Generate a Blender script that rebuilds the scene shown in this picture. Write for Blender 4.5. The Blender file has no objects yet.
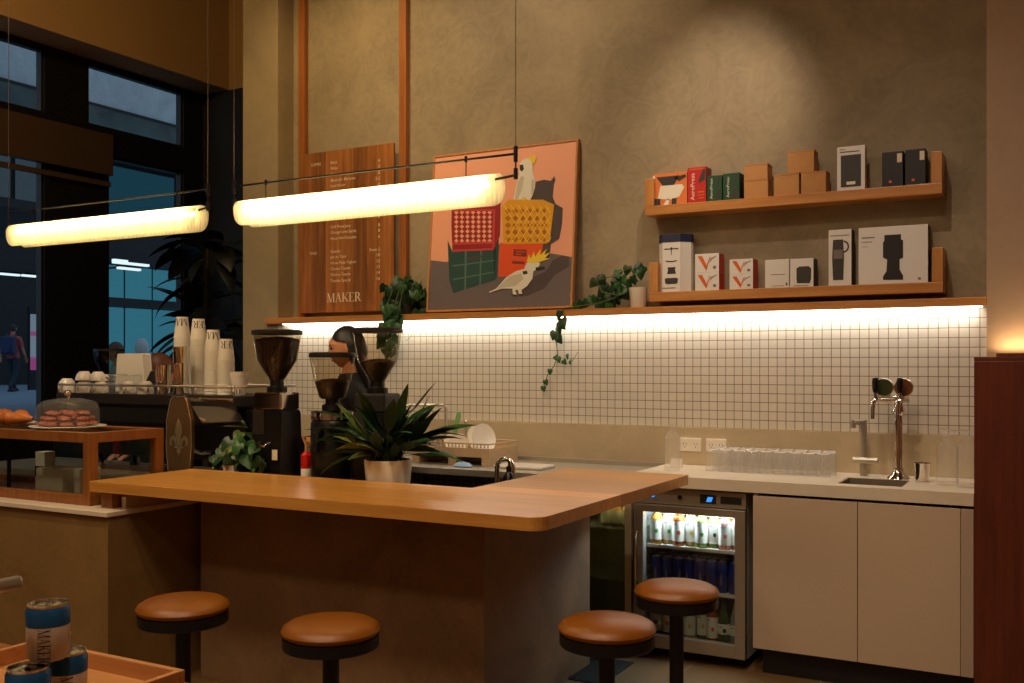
import bpy, bmesh, math, random
from mathutils import Vector, Matrix, Euler
random.seed(7)
PI = math.pi
C = bpy.context.scene.collection
# ------------------------------------------------------------------ camera model
TH = math.radians(28.8); CT, ST = math.cos(TH), math.sin(TH)
F, HZ, CAMZ = 996.0, 365.0, 1.44
def ray(x):
    u = (x-512)/F
    return -ST+u*CT, CT+u*ST
def pY(x, y, Y):
    a, b = ray(x); d = Y/b
    return Vector((a*d, Y, CAMZ-(y-HZ)/F*d))
def pX(x, y, X):
    a, b = ray(x); d = X/a
    return Vector((X, b*d, CAMZ-(y-HZ)/F*d))
def pZ(x, y, z):
    a, b = ray(x); d = (CAMZ-z)*F/(y-HZ)
    return Vector((a*d, b*d, z))
def XY(x, Y):
    a, b = ray(x); return a/b*Y
def ZY(x, y, Y): return pY(x, y, Y).z

cam = bpy.data.cameras.new('camera'); cam_o = bpy.data.objects.new('camera', cam); C.objects.link(cam_o)
cam_o.location = (0, 0, CAMZ); cam_o.rotation_euler = (PI/2, 0, TH)
cam.sensor_width = 36; cam.lens = F/1024*36; cam.shift_y = 23.5/1024; cam.clip_start = .05; cam.clip_end = 200
bpy.context.scene.camera = cam_o
sc = bpy.context.scene
sc.view_settings.view_transform = 'Standard'; sc.view_settings.look = 'None'
sc.view_settings.gamma = 1; sc.view_settings.use_curve_mapping = False
sc.view_settings.exposure = 0.0
sc.cycles.use_denoising = True
sc.cycles.max_bounces = 10; sc.cycles.transmission_bounces = 8; sc.cycles.transparent_max_bounces = 16
sc.cycles.sample_clamp_indirect = 6
sc.cycles.caustics_reflective = False; sc.cycles.caustics_refractive = False

# ------------------------------------------------------------------ materials
def lin(c):
    return tuple(((v/255)/12.92 if v/255 <= .04045 else (((v/255)+.055)/1.055)**2.4) for v in c)
def newmat(name):
    m = bpy.data.materials.new(name); m.use_nodes = True
    nt = m.node_tree; b = nt.nodes['Principled BSDF']
    return m, nt, b
def mat(name, rgb, rough=.5, metal=0, spec=.5, coat=0, bump=0, bscale=60, var=0, vscale=6):
    m, nt, b = newmat(name)
    col = lin(rgb)
    b.inputs['Base Color'].default_value = (*col, 1); b.inputs['Roughness'].default_value = rough
    b.inputs['Metallic'].default_value = metal; b.inputs['Specular IOR Level'].default_value = spec
    b.inputs['Coat Weight'].default_value = coat
    tc = nt.nodes.new('ShaderNodeTexCoord')
    if var:
        n = nt.nodes.new('ShaderNodeTexNoise'); n.inputs['Scale'].default_value = vscale; n.inputs['Detail'].default_value = 6
        nt.links.new(tc.outputs['Object'], n.inputs['Vector'])
        r = nt.nodes.new('ShaderNodeValToRGB')
        r.color_ramp.elements[0].position = .3; r.color_ramp.elements[1].position = .7
        r.color_ramp.elements[0].color = (*[c*(1-var) for c in col], 1)
        r.color_ramp.elements[1].color = (*[min(1, c*(1+var)) for c in col], 1)
        nt.links.new(n.outputs['Fac'], r.inputs['Fac']); nt.links.new(r.outputs['Color'], b.inputs['Base Color'])
    if bump:
        n = nt.nodes.new('ShaderNodeTexNoise'); n.inputs['Scale'].default_value = bscale; n.inputs['Detail'].default_value = 5
        nt.links.new(tc.outputs['Object'], n.inputs['Vector'])
        bp = nt.nodes.new('ShaderNodeBump'); bp.inputs['Strength'].default_value = bump; bp.inputs['Distance'].default_value = .004
        nt.links.new(n.outputs['Fac'], bp.inputs['Height']); nt.links.new(bp.outputs['Normal'], b.inputs['Normal'])
    return m
def wood(name, c1, c2, axis='X', rough=.35, scale=1.0, planks=0, coat=.1):
    """streaky timber: noise stretched along the grain axis; optional plank-to-plank tone"""
    m, nt, b = newmat(name); L = nt.links.new
    tc = nt.nodes.new('ShaderNodeTexCoord'); mp = nt.nodes.new('ShaderNodeMapping')
    s = {'X': (1.2, 22, 22), 'Y': (22, 1.2, 22), 'Z': (22, 22, 1.2)}[axis]
    mp.inputs['Scale'].default_value = tuple(v*scale for v in s)
    L(tc.outputs['Object'], mp.inputs['Vector'])
    n = nt.nodes.new('ShaderNodeTexNoise'); n.inputs['Scale'].default_value = 1.6; n.inputs['Detail'].default_value = 8; n.inputs['Roughness'].default_value = .65
    L(mp.outputs['Vector'], n.inputs['Vector'])
    r = nt.nodes.new('ShaderNodeValToRGB'); e = r.color_ramp.elements
    e[0].position = .32; e[0].color = (*lin(c1), 1); e[1].position = .68; e[1].color = (*lin(c2), 1)
    L(n.outputs['Fac'], r.inputs['Fac'])
    out = r.outputs['Color']
    if planks:
        sep = nt.nodes.new('ShaderNodeSeparateXYZ'); L(tc.outputs['Object'], sep.inputs[0])
        ax = {'X': 'Y', 'Y': 'X', 'Z': 'X'}[axis]
        mul = nt.nodes.new('ShaderNodeMath'); mul.operation = 'MULTIPLY'; mul.inputs[1].default_value = 1/planks; L(sep.outputs[ax], mul.inputs[0])
        fl = nt.nodes.new('ShaderNodeMath'); fl.operation = 'FLOOR'; L(mul.outputs[0], fl.inputs[0])
        wn = nt.nodes.new('ShaderNodeTexWhiteNoise'); wn.noise_dimensions = '1D'; L(fl.outputs[0], wn.inputs['W'])
        mr = nt.nodes.new('ShaderNodeMapRange'); mr.inputs[3].default_value = .68; mr.inputs[4].default_value = 1.25; L(wn.outputs['Value'], mr.inputs[0])
        mx = nt.nodes.new('ShaderNodeVectorMath'); mx.operation = 'SCALE'; L(out, mx.inputs[0]); L(mr.outputs[0], mx.inputs['Scale'])
        out = mx.outputs[0]
    L(out, b.inputs['Base Color'])
    b.inputs['Roughness'].default_value = rough; b.inputs['Coat Weight'].default_value = coat; b.inputs['Coat Roughness'].default_value = .3
    bp = nt.nodes.new('ShaderNodeBump'); bp.inputs['Strength'].default_value = .12; bp.inputs['Distance'].default_value = .002
    L(n.outputs['Fac'], bp.inputs['Height']); L(bp.outputs['Normal'], b.inputs['Normal'])
    return m
def plaster(name, rgb, var=.25, rough=.75, sc1=1.3):
    """trowelled cement render: broad clouds and arcing trowel marks"""
    m, nt, b = newmat(name); L = nt.links.new; col = lin(rgb)
    tc = nt.nodes.new('ShaderNodeTexCoord')
    n1 = nt.nodes.new('ShaderNodeTexNoise'); n1.inputs['Scale'].default_value = sc1; n1.inputs['Detail'].default_value = 7; n1.inputs['Distortion'].default_value = 1.6
    n2 = nt.nodes.new('ShaderNodeTexNoise'); n2.inputs['Scale'].default_value = sc1*5; n2.inputs['Detail'].default_value = 5; n2.inputs['Distortion'].default_value = 3.5
    L(tc.outputs['Object'], n1.inputs['Vector']); L(tc.outputs['Object'], n2.inputs['Vector'])
    ad = nt.nodes.new('ShaderNodeMath'); ad.operation = 'MULTIPLY_ADD'; ad.inputs[1].default_value = .45
    L(n2.outputs['Fac'], ad.inputs[0]); L(n1.outputs['Fac'], ad.inputs[2])
    r = nt.nodes.new('ShaderNodeValToRGB'); e = r.color_ramp.elements
    e[0].position = .52; e[0].color = (*[c*(1-var) for c in col], 1); e[1].position = .95; e[1].color = (*[min(1, c*(1+var)) for c in col], 1)
    L(ad.outputs[0], r.inputs['Fac']); L(r.outputs['Color'], b.inputs['Base Color'])
    b.inputs['Roughness'].default_value = rough; b.inputs['Specular IOR Level'].default_value = .3
    bp = nt.nodes.new('ShaderNodeBump'); bp.inputs['Strength'].default_value = .15; bp.inputs['Distance'].default_value = .004
    L(n2.outputs['Fac'], bp.inputs['Height']); L(bp.outputs['Normal'], b.inputs['Normal'])
    return m
def tiles(name, rgb, grout, w, h, gap, axes='XZ', off=(0, 0), rough=.3, var=.05, bumpd=.002):
    m, nt, b = newmat(name); L = nt.links.new
    tc = nt.nodes.new('ShaderNodeTexCoord'); sp = nt.nodes.new('ShaderNodeSeparateXYZ'); L(tc.outputs['Object'], sp.inputs[0])
    cb = nt.nodes.new('ShaderNodeCombineXYZ'); L(sp.outputs[axes[0]], cb.inputs[0]); L(sp.outputs[axes[1]], cb.inputs[1])
    mp = nt.nodes.new('ShaderNodeMapping'); mp.inputs['Location'].default_value = (off[0], off[1], 0); L(cb.outputs[0], mp.inputs['Vector'])
    br = nt.nodes.new('ShaderNodeTexBrick'); br.offset = 0; br.squash = 1
    br.inputs['Scale'].default_value = 1; br.inputs['Brick Width'].default_value = w; br.inputs['Row Height'].default_value = h
    br.inputs['Mortar Size'].default_value = gap; br.inputs['Mortar Smooth'].default_value = .2; br.inputs['Bias'].default_value = 0
    col = lin(rgb)
    br.inputs['Color1'].default_value = (*[c*(1-var) for c in col], 1); br.inputs['Color2'].default_value = (*[min(1, c*(1+var)) for c in col], 1)
    br.inputs['Mortar'].default_value = (*lin(grout), 1)
    L(mp.outputs[0], br.inputs['Vector']); L(br.outputs['Color'], b.inputs['Base Color'])
    b.inputs['Roughness'].default_value = rough
    bp = nt.nodes.new('ShaderNodeBump'); bp.inputs['Strength'].default_value = .5; bp.inputs['Distance'].default_value = bumpd; bp.invert = True
    L(br.outputs['Fac'], bp.inputs['Height']); L(bp.outputs['Normal'], b.inputs['Normal'])
    return m
def glass(name, rgb=(255, 255, 255), rough=.0, ior=1.45, thin=False, alpha=1):
    """thin glazing: mostly clear with a fresnel sheen, so light passes"""
    m = bpy.data.materials.new(name); m.use_nodes = True; nt = m.node_tree; nt.nodes.clear(); L = nt.links.new
    o = nt.nodes.new('ShaderNodeOutputMaterial'); t = nt.nodes.new('ShaderNodeBsdfTransparent'); g = nt.nodes.new('ShaderNodeBsdfGlossy')
    t.inputs['Color'].default_value = (*lin(rgb), 1); g.inputs['Roughness'].default_value = rough
    lw = nt.nodes.new('ShaderNodeLayerWeight'); lw.inputs['Blend'].default_value = .5 if thin else .35
    mr = nt.nodes.new('ShaderNodeMapRange'); mr.inputs[3].default_value = .04 if thin else .03; mr.inputs[4].default_value = .5 if thin else .6
    pw = nt.nodes.new('ShaderNodeMath'); pw.operation = 'POWER'; pw.inputs[1].default_value = 3.2
    L(lw.outputs['Facing'], pw.inputs[0]); L(pw.outputs[0], mr.inputs[0])
    mx = nt.nodes.new('ShaderNodeMixShader'); L(mr.outputs[0], mx.inputs[0]); L(t.outputs[0], mx.inputs[1]); L(g.outputs[0], mx.inputs[2])
    if thin: L(mx.outputs[0], o.inputs[0])
    else:      # faint diffuse white mixed in to brighten glass that renders dark
        df = nt.nodes.new('ShaderNodeBsdfDiffuse'); df.inputs[0].default_value = (.9, .86, .8, 1)
        m2 = nt.nodes.new('ShaderNodeMixShader'); m2.inputs[0].default_value = .055
        L(mx.outputs[0], m2.inputs[1]); L(df.outputs[0], m2.inputs[2]); L(m2.outputs[0], o.inputs[0])
    return m
def emit(name, rgb, strength):
    m = bpy.data.materials.new(name); m.use_nodes = True; nt = m.node_tree; nt.nodes.clear()
    o = nt.nodes.new('ShaderNodeOutputMaterial'); e = nt.nodes.new('ShaderNodeEmission')
    e.inputs[0].default_value = (*lin(rgb), 1); e.inputs[1].default_value = strength
    nt.links.new(e.outputs[0], o.inputs[0]); return m
def shade_mat(name, rgb):
    """pendant diffuser sheet: paper-like, light soaks through, faint fibres"""
    m = bpy.data.materials.new(name); m.use_nodes = True; nt = m.node_tree; nt.nodes.clear(); L = nt.links.new
    o = nt.nodes.new('ShaderNodeOutputMaterial'); t = nt.nodes.new('ShaderNodeBsdfTranslucent'); d = nt.nodes.new('ShaderNodeBsdfDiffuse'); tr = nt.nodes.new('ShaderNodeBsdfTransparent')
    tc = nt.nodes.new('ShaderNodeTexCoord'); mp = nt.nodes.new('ShaderNodeMapping'); mp.inputs['Scale'].default_value = (60, 60, 5); L(tc.outputs['Object'], mp.inputs[0])
    n = nt.nodes.new('ShaderNodeTexNoise'); n.inputs['Scale'].default_value = 2; n.inputs['Detail'].default_value = 6; L(mp.outputs[0], n.inputs['Vector'])
    r = nt.nodes.new('ShaderNodeValToRGB'); e = r.color_ramp.elements; c = lin(rgb)
    e[0].position = .3; e[0].color = (*[v*.70 for v in c], 1); e[1].position = .6; e[1].color = (*c, 1); L(n.outputs['Fac'], r.inputs[0])
    L(r.outputs[0], t.inputs[0]); L(r.outputs[0], d.inputs[0])
    a = nt.nodes.new('ShaderNodeMixShader'); a.inputs[0].default_value = .35; L(t.outputs[0], a.inputs[1]); L(d.outputs[0], a.inputs[2])
    b2 = nt.nodes.new('ShaderNodeMixShader'); b2.inputs[0].default_value = .12; L(a.outputs[0], b2.inputs[1]); L(tr.outputs[0], b2.inputs[2])
    L(b2.outputs[0], o.inputs[0]); return m

M = {}
M['wall'] = plaster('trowelled render', (150, 134, 108), .22)
M['column'] = plaster('column render', (158, 140, 108), .12)
M['concrete'] = plaster('cement bar front', (142, 112, 82), .2, .6, 2.2)
M['concrete_light'] = plaster('cement counter front', (132, 102, 60), .14, .6, 2.2)
M['upstand'] = plaster('stone upstand', (192, 172, 140), .08, .5, 3)
M['ceiling'] = mat('ceiling paint', (150, 118, 74), .8)
M['bulkhead'] = mat('bulkhead paint', (160, 124, 78), .8, var=.06, vscale=1)
M['rightwall'] = plaster('warm render', (172, 146, 122), .06)
M['tile'] = tiles('white mosaic', (212, 202, 186), (136, 118, 94), .0455, .0468, .0022, 'XZ', (0.012, -1.103+.0468*40), .22, .03)
M['floor'] = tiles('floor tile', (118, 88, 54), (150, 128, 92), .6, .6, .004, 'XY', (.35, .12), .4, .08)
M['black_frame'] = mat('black facade metal', (10, 9, 9), .45)
M['black_wall'] = mat('black paint', (5, 5, 5), .7)
M['oak'] = wood('oak lacquered', (170, 108, 50), (204, 142, 76), 'X', .32)
M['oak_top'] = wood('oak bar top', (198, 132, 56), (224, 160, 78), 'X', .3, planks=.14, coat=.25)
M['oak_z'] = wood('oak upright', (138, 78, 32), (172, 104, 50), 'Z', .4)
M['oak_case'] = wood('oak case', (118, 68, 30), (158, 98, 46), 'Z', .4)
M['board'] = wood('walnut board', (116, 68, 30), (176, 112, 54), 'Z', .4, planks=.115)
M['panel'] = wood('red mahogany', (80, 32, 20), (108, 48, 30), 'Z', .35)
M['stone'] = mat('pale engineered stone', (222, 206, 182), .3, var=.03, vscale=20)
M['cabinet'] = mat('warm white laminate', (198, 174, 148), .5)
M['cabinet_filler'] = mat('filler laminate', (180, 158, 136), .5)
M['kick'] = mat('kickboard', (26, 22, 20), .5)
M['steel'] = mat('brushed steel', (188, 178, 160), .38, .75, bump=.05, bscale=200)
M['chrome'] = mat('chrome', (225, 215, 205), .08, 1)
M['steel_dull'] = mat('dull steel', (150, 140, 122), .45, .7)
M['black_metal'] = mat('black metal', (14, 13, 13), .4)
M['black_plastic'] = mat('black plastic', (16, 15, 15), .35)
M['charcoal'] = mat('charcoal plastic', (38, 34, 32), .5)
M['leather'] = mat('tan leather', (142, 82, 16), .33, bump=.25, bscale=350, coat=.1, var=.06, vscale=8)
M['white'] = mat('white ceramic', (232, 222, 206), .25, coat=.3)
M['paper'] = mat('white paper', (236, 226, 206), .7)
M['paper2'] = mat('cream paper', (222, 206, 176), .7)
M['ink'] = mat('black ink', (20, 18, 18), .6)
M['letter'] = mat('cream lettering', (240, 226, 196), .6)
M['white_box'] = mat('white carton', (226, 220, 212), .55)
M['grey_ink'] = mat('grey ink', (120, 108, 98), .6)
M['kraft'] = mat('kraft card', (186, 132, 78), .8, var=.08, vscale=15)
M['orange_box'] = mat('orange card', (222, 120, 52), .5)
M['orange_ink'] = mat('orange ink', (216, 96, 34), .5)
M['red_box'] = mat('red card', (190, 30, 22), .45)
M['dark_red'] = mat('dark red card', (120, 26, 22), .5)
M['green_box'] = mat('green card', (20, 66, 42), .4)
M['navy'] = mat('navy card', (28, 36, 66), .5)
M['black_box'] = mat('black card', (18, 16, 16), .5)
M['dark_grey'] = mat('dark grey print', (52, 46, 44), .5)
M['brown_grey'] = mat('side print', (120, 76, 58), .6)
M['glass'] = glass('clear glass')
M['pane'] = glass('window pane', (235, 240, 240), 0, thin=True)
M['smoke_pane'] = glass('dark fridge glass', (165, 168, 150), .02, thin=True)
M['hopper'] = glass('hopper plastic', (228, 220, 205), .05, thin=True)
M['beans'] = mat('coffee beans', (40, 22, 14), .4, bump=1, bscale=160, var=.7, vscale=130)
M['leaf'] = mat('dark leaf', (22, 54, 20), .45, var=.35, vscale=25)
M['leaf_mid'] = mat('mid leaf', (36, 78, 26), .5, var=.35, vscale=25)
M['leaf_pale'] = mat('variegated leaf', (86, 98, 40), .5, var=.4, vscale=40)
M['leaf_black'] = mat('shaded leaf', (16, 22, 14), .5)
M['stem'] = mat('stem', (86, 96, 44), .6)
M['soil'] = mat('soil', (40, 26, 18), .9, bump=.8)
M['bark'] = mat('bark', (52, 40, 28), .9)
M['pot'] = mat('white pot', (222, 210, 192), .45)
M['bronze'] = mat('bronze', (112, 88, 60), .4, .6, var=.15)
M['bronze_light'] = mat('polished brass inlay', (206, 182, 146), .25, .8)
M['skin'] = mat('skin', (206, 142, 102), .5)
M['hair'] = mat('black hair', (20, 15, 14), .45, bump=.3, bscale=90)
M['hair_brown'] = mat('brown hair', (92, 52, 30), .5)
M['hair_grey'] = mat('white hair', (200, 200, 200), .7)
M['hair_dark'] = mat('dark brown hair', (44, 34, 30), .6)
M['tee_black'] = mat('black cotton', (18, 17, 18), .8)
M['tee_red'] = mat('faded red cotton', (176, 82, 82), .8)
M['jeans'] = mat('dark jeans', (34, 48, 66), .8)
M['tee_pale'] = mat('pale cotton', (150, 166, 160), .8)
M['backpack'] = mat('navy backpack nylon', (20, 44, 92), .6)
M['shoe'] = mat('shoe', (30, 30, 32), .6)
M['eye'] = mat('eye', (20, 12, 10), .2)
M['lip'] = mat('lip', (168, 72, 62), .5)
M['red_plastic'] = mat('red plastic', (190, 24, 20), .35)
M['blue_ink'] = mat('blue can print', (18, 84, 138), .4)
M['can_white'] = mat('can label', (232, 216, 200), .4)
M['alu'] = mat('aluminium', (205, 200, 190), .22, 1)
M['can_navy'] = mat('navy can', (30, 44, 130), .3, .2)
M['pastry'] = mat('croissant', (176, 98, 38), .55, bump=.6, bscale=40, var=.3, vscale=18)
M['cookie'] = mat('nut cookie', (150, 74, 44), .6, bump=.8, bscale=90, var=.4, vscale=60)
M['grate'] = mat('floor grate', (26, 20, 14), .7, 0)
M['soap'] = mat('dark soap bottle', (20, 22, 34), .2)
M['cloth_blue'] = mat('blue cloth', (150, 178, 214), .9)
M['sponge'] = mat('yellow cloth', (216, 196, 84), .9)
M['brush'] = mat('green plastic', (120, 170, 96), .4)
M['rack'] = mat('beige plastic', (190, 160, 122), .5)
M['socket'] = mat('socket plastic', (236, 224, 206), .35)
M['pavement'] = mat('pavement', (120, 138, 158), .7, var=.1, vscale=3)
M['ext_conc'] = plaster('outdoor concrete', (188, 194, 198), .15)
M['ext_dark'] = mat('outdoor dark cladding', (14, 15, 17), .6)
M['balustrade'] = mat('balustrade glass', (60, 74, 72), .3, var=.5, vscale=3)
M['ext_brown'] = mat('brown fascia', (64, 46, 30), .5)
M['pane_glow'] = emit('painted sky glow', (88, 176, 206), .42)  # this and the next two: emission stands in for sky reflected in panes
M['pane_glow_dim'] = emit('dim painted sky glow', (58, 120, 146), .28)
M['pane_glow_grey'] = emit('pale painted sky glow', (96, 116, 132), .35)
M['streak_glow'] = emit('reflection streak glow', (226, 240, 250), 1.6)
M['pink_sign'] = emit('pink sign', (206, 96, 170), .5)
M['white_sign'] = emit('pale sign', (170, 190, 214), .45)
M['lamp_tube'] = emit('warm tube', (255, 226, 162), 44)
M['lamp_tube_dim'] = emit('warm tube dimmed', (255, 222, 150), 26)
M['led'] = emit('led strip', (255, 248, 236), 9)
M['led_warm'] = emit('warm led strip', (255, 206, 140), 10)
M['fridge_led'] = emit('fridge led', (226, 240, 255), 14)
M['display'] = emit('blue display', (60, 150, 255), 1.2)
M['shade'] = shade_mat('washi diffuser', (255, 247, 222))
M['downlight'] = emit('downlight lens', (255, 220, 170), 3)
# painting colours
PC = {}
for k, c in dict(peach=(240, 168, 134), floor=(104, 92, 94), shadow=(74, 62, 62), red=(150, 26, 34), red2=(196, 60, 60), yellow=(222, 158, 22), yellow2=(246, 196, 60), amber=(170, 96, 24),
                 teal=(34, 70, 66), teal2=(84, 112, 104), orange=(226, 78, 24), orange_dk=(120, 40, 20), white=(226, 220, 204), white2=(196, 188, 168), crest=(238, 206, 60), beak=(50, 44, 44)).items():
    PC[k] = mat('paint '+k, c, .55)

# ------------------------------------------------------------------ mesh helpers
class MB:
    def __init__(s): s.bm = bmesh.new()
    def face(s, pts, mi=0, smooth=False):
        vs = [s.bm.verts.new(p) for p in pts]
        try:
            f = s.bm.faces.new(vs); f.material_index = mi; f.smooth = smooth; return f
        except ValueError: return None
    def box(s, x0, x1, y0, y1, z0, z1, mi=0, bev=0, mtx=None, taper=None, seg=2):
        r = bmesh.ops.create_cube(s.bm, size=1)
        vs = r['verts']
        for v in vs:
            v.co = Vector(((x0+x1)/2+v.co.x*(x1-x0), (y0+y1)/2+v.co.y*(y1-y0), (z0+z1)/2+v.co.z*(z1-z0)))
        fs = {f for v in vs for f in v.link_faces}
        if bev:
            es = list({e for v in vs for e in v.link_edges})
            r2 = bmesh.ops.bevel(s.bm, geom=es, offset=bev, segments=seg, profile=.6, affect='EDGES')
            fs = set(r2['faces']) | {f for f in fs if f.is_valid}
            vs = list({v for f in fs for v in f.verts})
            fs = {f for v in vs for f in v.link_faces}
        for f in fs: f.material_index = mi
        if mtx is not None:
            for v in {v for f in fs for v in f.verts}: v.co = mtx @ v.co
        return s
    def lathe(s, prof, c=(0, 0, 0), seg=24, mi=0, mtx=None, smooth=True, cap=True, sx=1, sy=1):
        rings = []
        mt = mtx if mtx is not None else Matrix.Identity(4)
        for r, z in prof:
            ring = []
            for i in range(seg):
                a = 2*PI*i/seg
                ring.append(s.bm.verts.new(mt @ Vector((c[0]+r*math.cos(a)*sx, c[1]+r*math.sin(a)*sy, c[2]+z))))
            rings.append(ring)
        for a, b in zip(rings, rings[1:]):
            for i in range(seg):
                j = (i+1) % seg
                f = s.bm.faces.new((a[i], a[j], b[j], b[i])); f.material_index = mi; f.smooth = smooth
        if cap:
            for ring, fl in ((rings[0], True), (rings[-1], False)):
                f = s.bm.faces.new(ring[::-1] if fl else ring); f.material_index = mi; f.smooth = False
        return s
    def tube(s, pts, r, seg=10, mi=0, r1=None, cap=True, flat=1):
        pts = [Vector(p) for p in pts]; n = len(pts); rings = []
        up = Vector((0, 0, 1))
        for k, p in enumerate(pts):
            t = (pts[min(k+1, n-1)]-pts[max(k-1, 0)]).normalized()
            if abs(t.dot(up)) > .95: up = Vector((0, 1, 0)) if abs(t.y) < .9 else Vector((1, 0, 0))
            a = t.cross(up).normalized(); b = a.cross(t).normalized(); up = b
            rr = r if r1 is None else r+(r1-r)*k/(n-1)
            if isinstance(r, (list, tuple)): rr = r[k]
            rings.append([s.bm.verts.new(p+a*rr*math.cos(2*PI*i/seg)+b*rr*flat*math.sin(2*PI*i/seg)) for i in range(seg)])
        for a, b in zip(rings, rings[1:]):
            for i in range(seg):
                j = (i+1) % seg
                f = s.bm.faces.new((a[i], a[j], b[j], b[i])); f.material_index = mi; f.smooth = True
        if cap:
            f = s.bm.faces.new(rings[0][::-1]); f.material_index = mi
            f = s.bm.faces.new(rings[-1]); f.material_index = mi
        return s
    def ball(s, c, r, mi=0, sx=1, sy=1, sz=1, seg=16, mtx=None):
        k = bmesh.ops.create_uvsphere(s.bm, u_segments=seg, v_segments=max(6, seg*2//3), radius=r)
        for v in k['verts']:
            v.co = Vector((v.co.x*sx, v.co.y*sy, v.co.z*sz))
            if mtx is not None: v.co = mtx @ v.co
            v.co += Vector(c)
        for f in {f for v in k['verts'] for f in v.link_faces}: f.material_index = mi; f.smooth = True
        return s
    def prism(s, poly, z0, z1, mi=0, fn=None, smooth=False):
        """poly in (a,b); fn maps (a,b,h) to 3-D, default plan shape extruded in z"""
        fn = fn or (lambda a, b, h: (a, b, h))
        lo = [s.bm.verts.new(fn(a, b, z0)) for a, b in poly]; hi = [s.bm.verts.new(fn(a, b, z1)) for a, b in poly]
        n = len(poly)
        fs = [s.bm.faces.new(lo[::-1]), s.bm.faces.new(hi)]
        for i in range(n):
            j = (i+1) % n; f = s.bm.faces.new((lo[i], lo[j], hi[j], hi[i])); f.smooth = smooth; fs.append(f)
        for f in fs: f.material_index = mi
        return s
    def build(s, name, mats, parent=None, loc=None, recalc=True):
        if recalc: bmesh.ops.recalc_face_normals(s.bm, faces=s.bm.faces[:])
        for e in s.bm.edges:
            if len(e.link_faces) == 2 and e.calc_face_angle(0) > .7: e.smooth = False
        me = bpy.data.meshes.new(name); s.bm.to_mesh(me); s.bm.free()
        for m in (mats if isinstance(mats, (list, tuple)) else [mats]):
            me.materials.append(M[m] if isinstance(m, str) else m)
        o = bpy.data.objects.new(name, me); C.objects.link(o)
        if parent is not None: o.parent = parent
        if loc is not None: o.location = loc
        return o
def thing(name, label, cat, loc=(0, 0, 0), rz=0, group=None):
    o = bpy.data.objects.new(name, None); C.objects.link(o); o.empty_display_size = .05
    o.location = loc; o.rotation_euler = (0, 0, rz); o['label'] = label; o['category'] = cat
    if group: o['group'] = group
    return o
def tag(o, label, cat, group=None, kind=None):
    o['label'] = label; o['category'] = cat
    if group: o['group'] = group
    if kind: o['kind'] = kind
    return o
def struct(o): o['kind'] = 'structure'; return o
def dup(root, loc, rz=None, label=None, group=None):
    r = root.copy(); C.objects.link(r); r.location = loc
    if rz is not None: r.rotation_euler = (0, 0, rz)
    if label: r['label'] = label
    if group: r['group'] = group
    for ch in list(root.children):
        c = ch.copy(); C.objects.link(c); c.parent = r
        for g in list(ch.children):
            d = g.copy(); C.objects.link(d); d.parent = c
    return r
# lettering ----------------------------------------------------------
_tc = {}
def text2d(body):
    if body in _tc: return _tc[body]
    cu = bpy.data.curves.new('t', 'FONT'); cu.body = body; cu.size = 1; cu.resolution_u = 2
    ob = bpy.data.objects.new('t', cu); C.objects.link(ob)
    dg = bpy.context.evaluated_depsgraph_get(); me = bpy.data.meshes.new_from_object(ob.evaluated_get(dg))
    vs = [(v.co.x, v.co.y) for v in me.vertices]; fs = [tuple(p.vertices) for p in me.polygons]
    C.objects.unlink(ob); bpy.data.objects.remove(ob); bpy.data.curves.remove(cu); bpy.data.meshes.remove(me)
    w = max([v[0] for v in vs] or [1])
    _tc[body] = (vs, fs, w); return _tc[body]
def add_text(mb, body, fn, h, mi=0, width=None, align='l'):
    """write body with fn(a,b)->3-D, cap height about h"""
    vs, fs, w = text2d(body); k = h/.7; kx = (width/w) if width else k
    dx = {'l': 0, 'c': -w*kx/2, 'r': -w*kx}[align]
    vv = [mb.bm.verts.new(fn(x*kx+dx, y*k)) for x, y in vs]
    for f in fs:
        try: q = mb.bm.faces.new([vv[i] for i in f]); q.material_index = mi
        except ValueError: pass
def stk(x0, y0, x1, y1, w): return [(x0-w/2, y0), (x0+w/2, y0), (x1+w/2, y1), (x1-w/2, y1)]
def bar(x0, x1, y0, y1): return [(x0, y0), (x1, y0), (x1, y1), (x0, y1)]
T = .045
SERIF = {
 'M': (1.05, [stk(.14, 0, .14, 1, .05), stk(.5, 0, .16, 1, .13), stk(.5, 0, .86, 1, .05), stk(.88, 0, .88, 1, .14), bar(.02, .28, 0, T), bar(.74, 1.02, 0, T), bar(.02, .2, 1-T, 1), bar(.82, 1.02, 1-T, 1)]),
 'A': (.86, [stk(.13, 0, .42, 1, .05), stk(.7, 0, .42, 1, .14), bar(.22, .6, .33, .37), bar(.02, .26, 0, T), bar(.56, .86, 0, T)]),
 'K': (.88, [stk(.18, 0, .18, 1, .14), stk(.24, .38, .7, 1, .05), stk(.75, 0, .38, .56, .14), bar(.02, .34, 0, T), bar(.02, .34, 1-T, 1), bar(.56, .84, 1-T, 1), bar(.6, .9, 0, T)]),
 'E': (.72, [stk(.18, 0, .18, 1, .14), bar(.02, .64, 0, T), bar(.02, .6, 1-T, 1), bar(.2, .46, .49, .53), bar(.6, .64, 0, .24), bar(.56, .6, .78, 1), bar(.43, .46, .41, .62)]),
 'R': (.88, [stk(.18, 0, .18, 1, .14), bar(.02, .34, 0, T), bar(.02, .4, 1-T, 1), bar(.2, .42, .47, .51), [(.4, 1), (.56, .95), (.64, .84), (.64, .66), (.56, .54), (.4, .47), (.4, .51), (.48, .57), (.5, .66), (.5, .84), (.46, .93), (.4, .96)], stk(.74, 0, .42, .49, .14), bar(.66, .88, 0, T)]),
}
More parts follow.
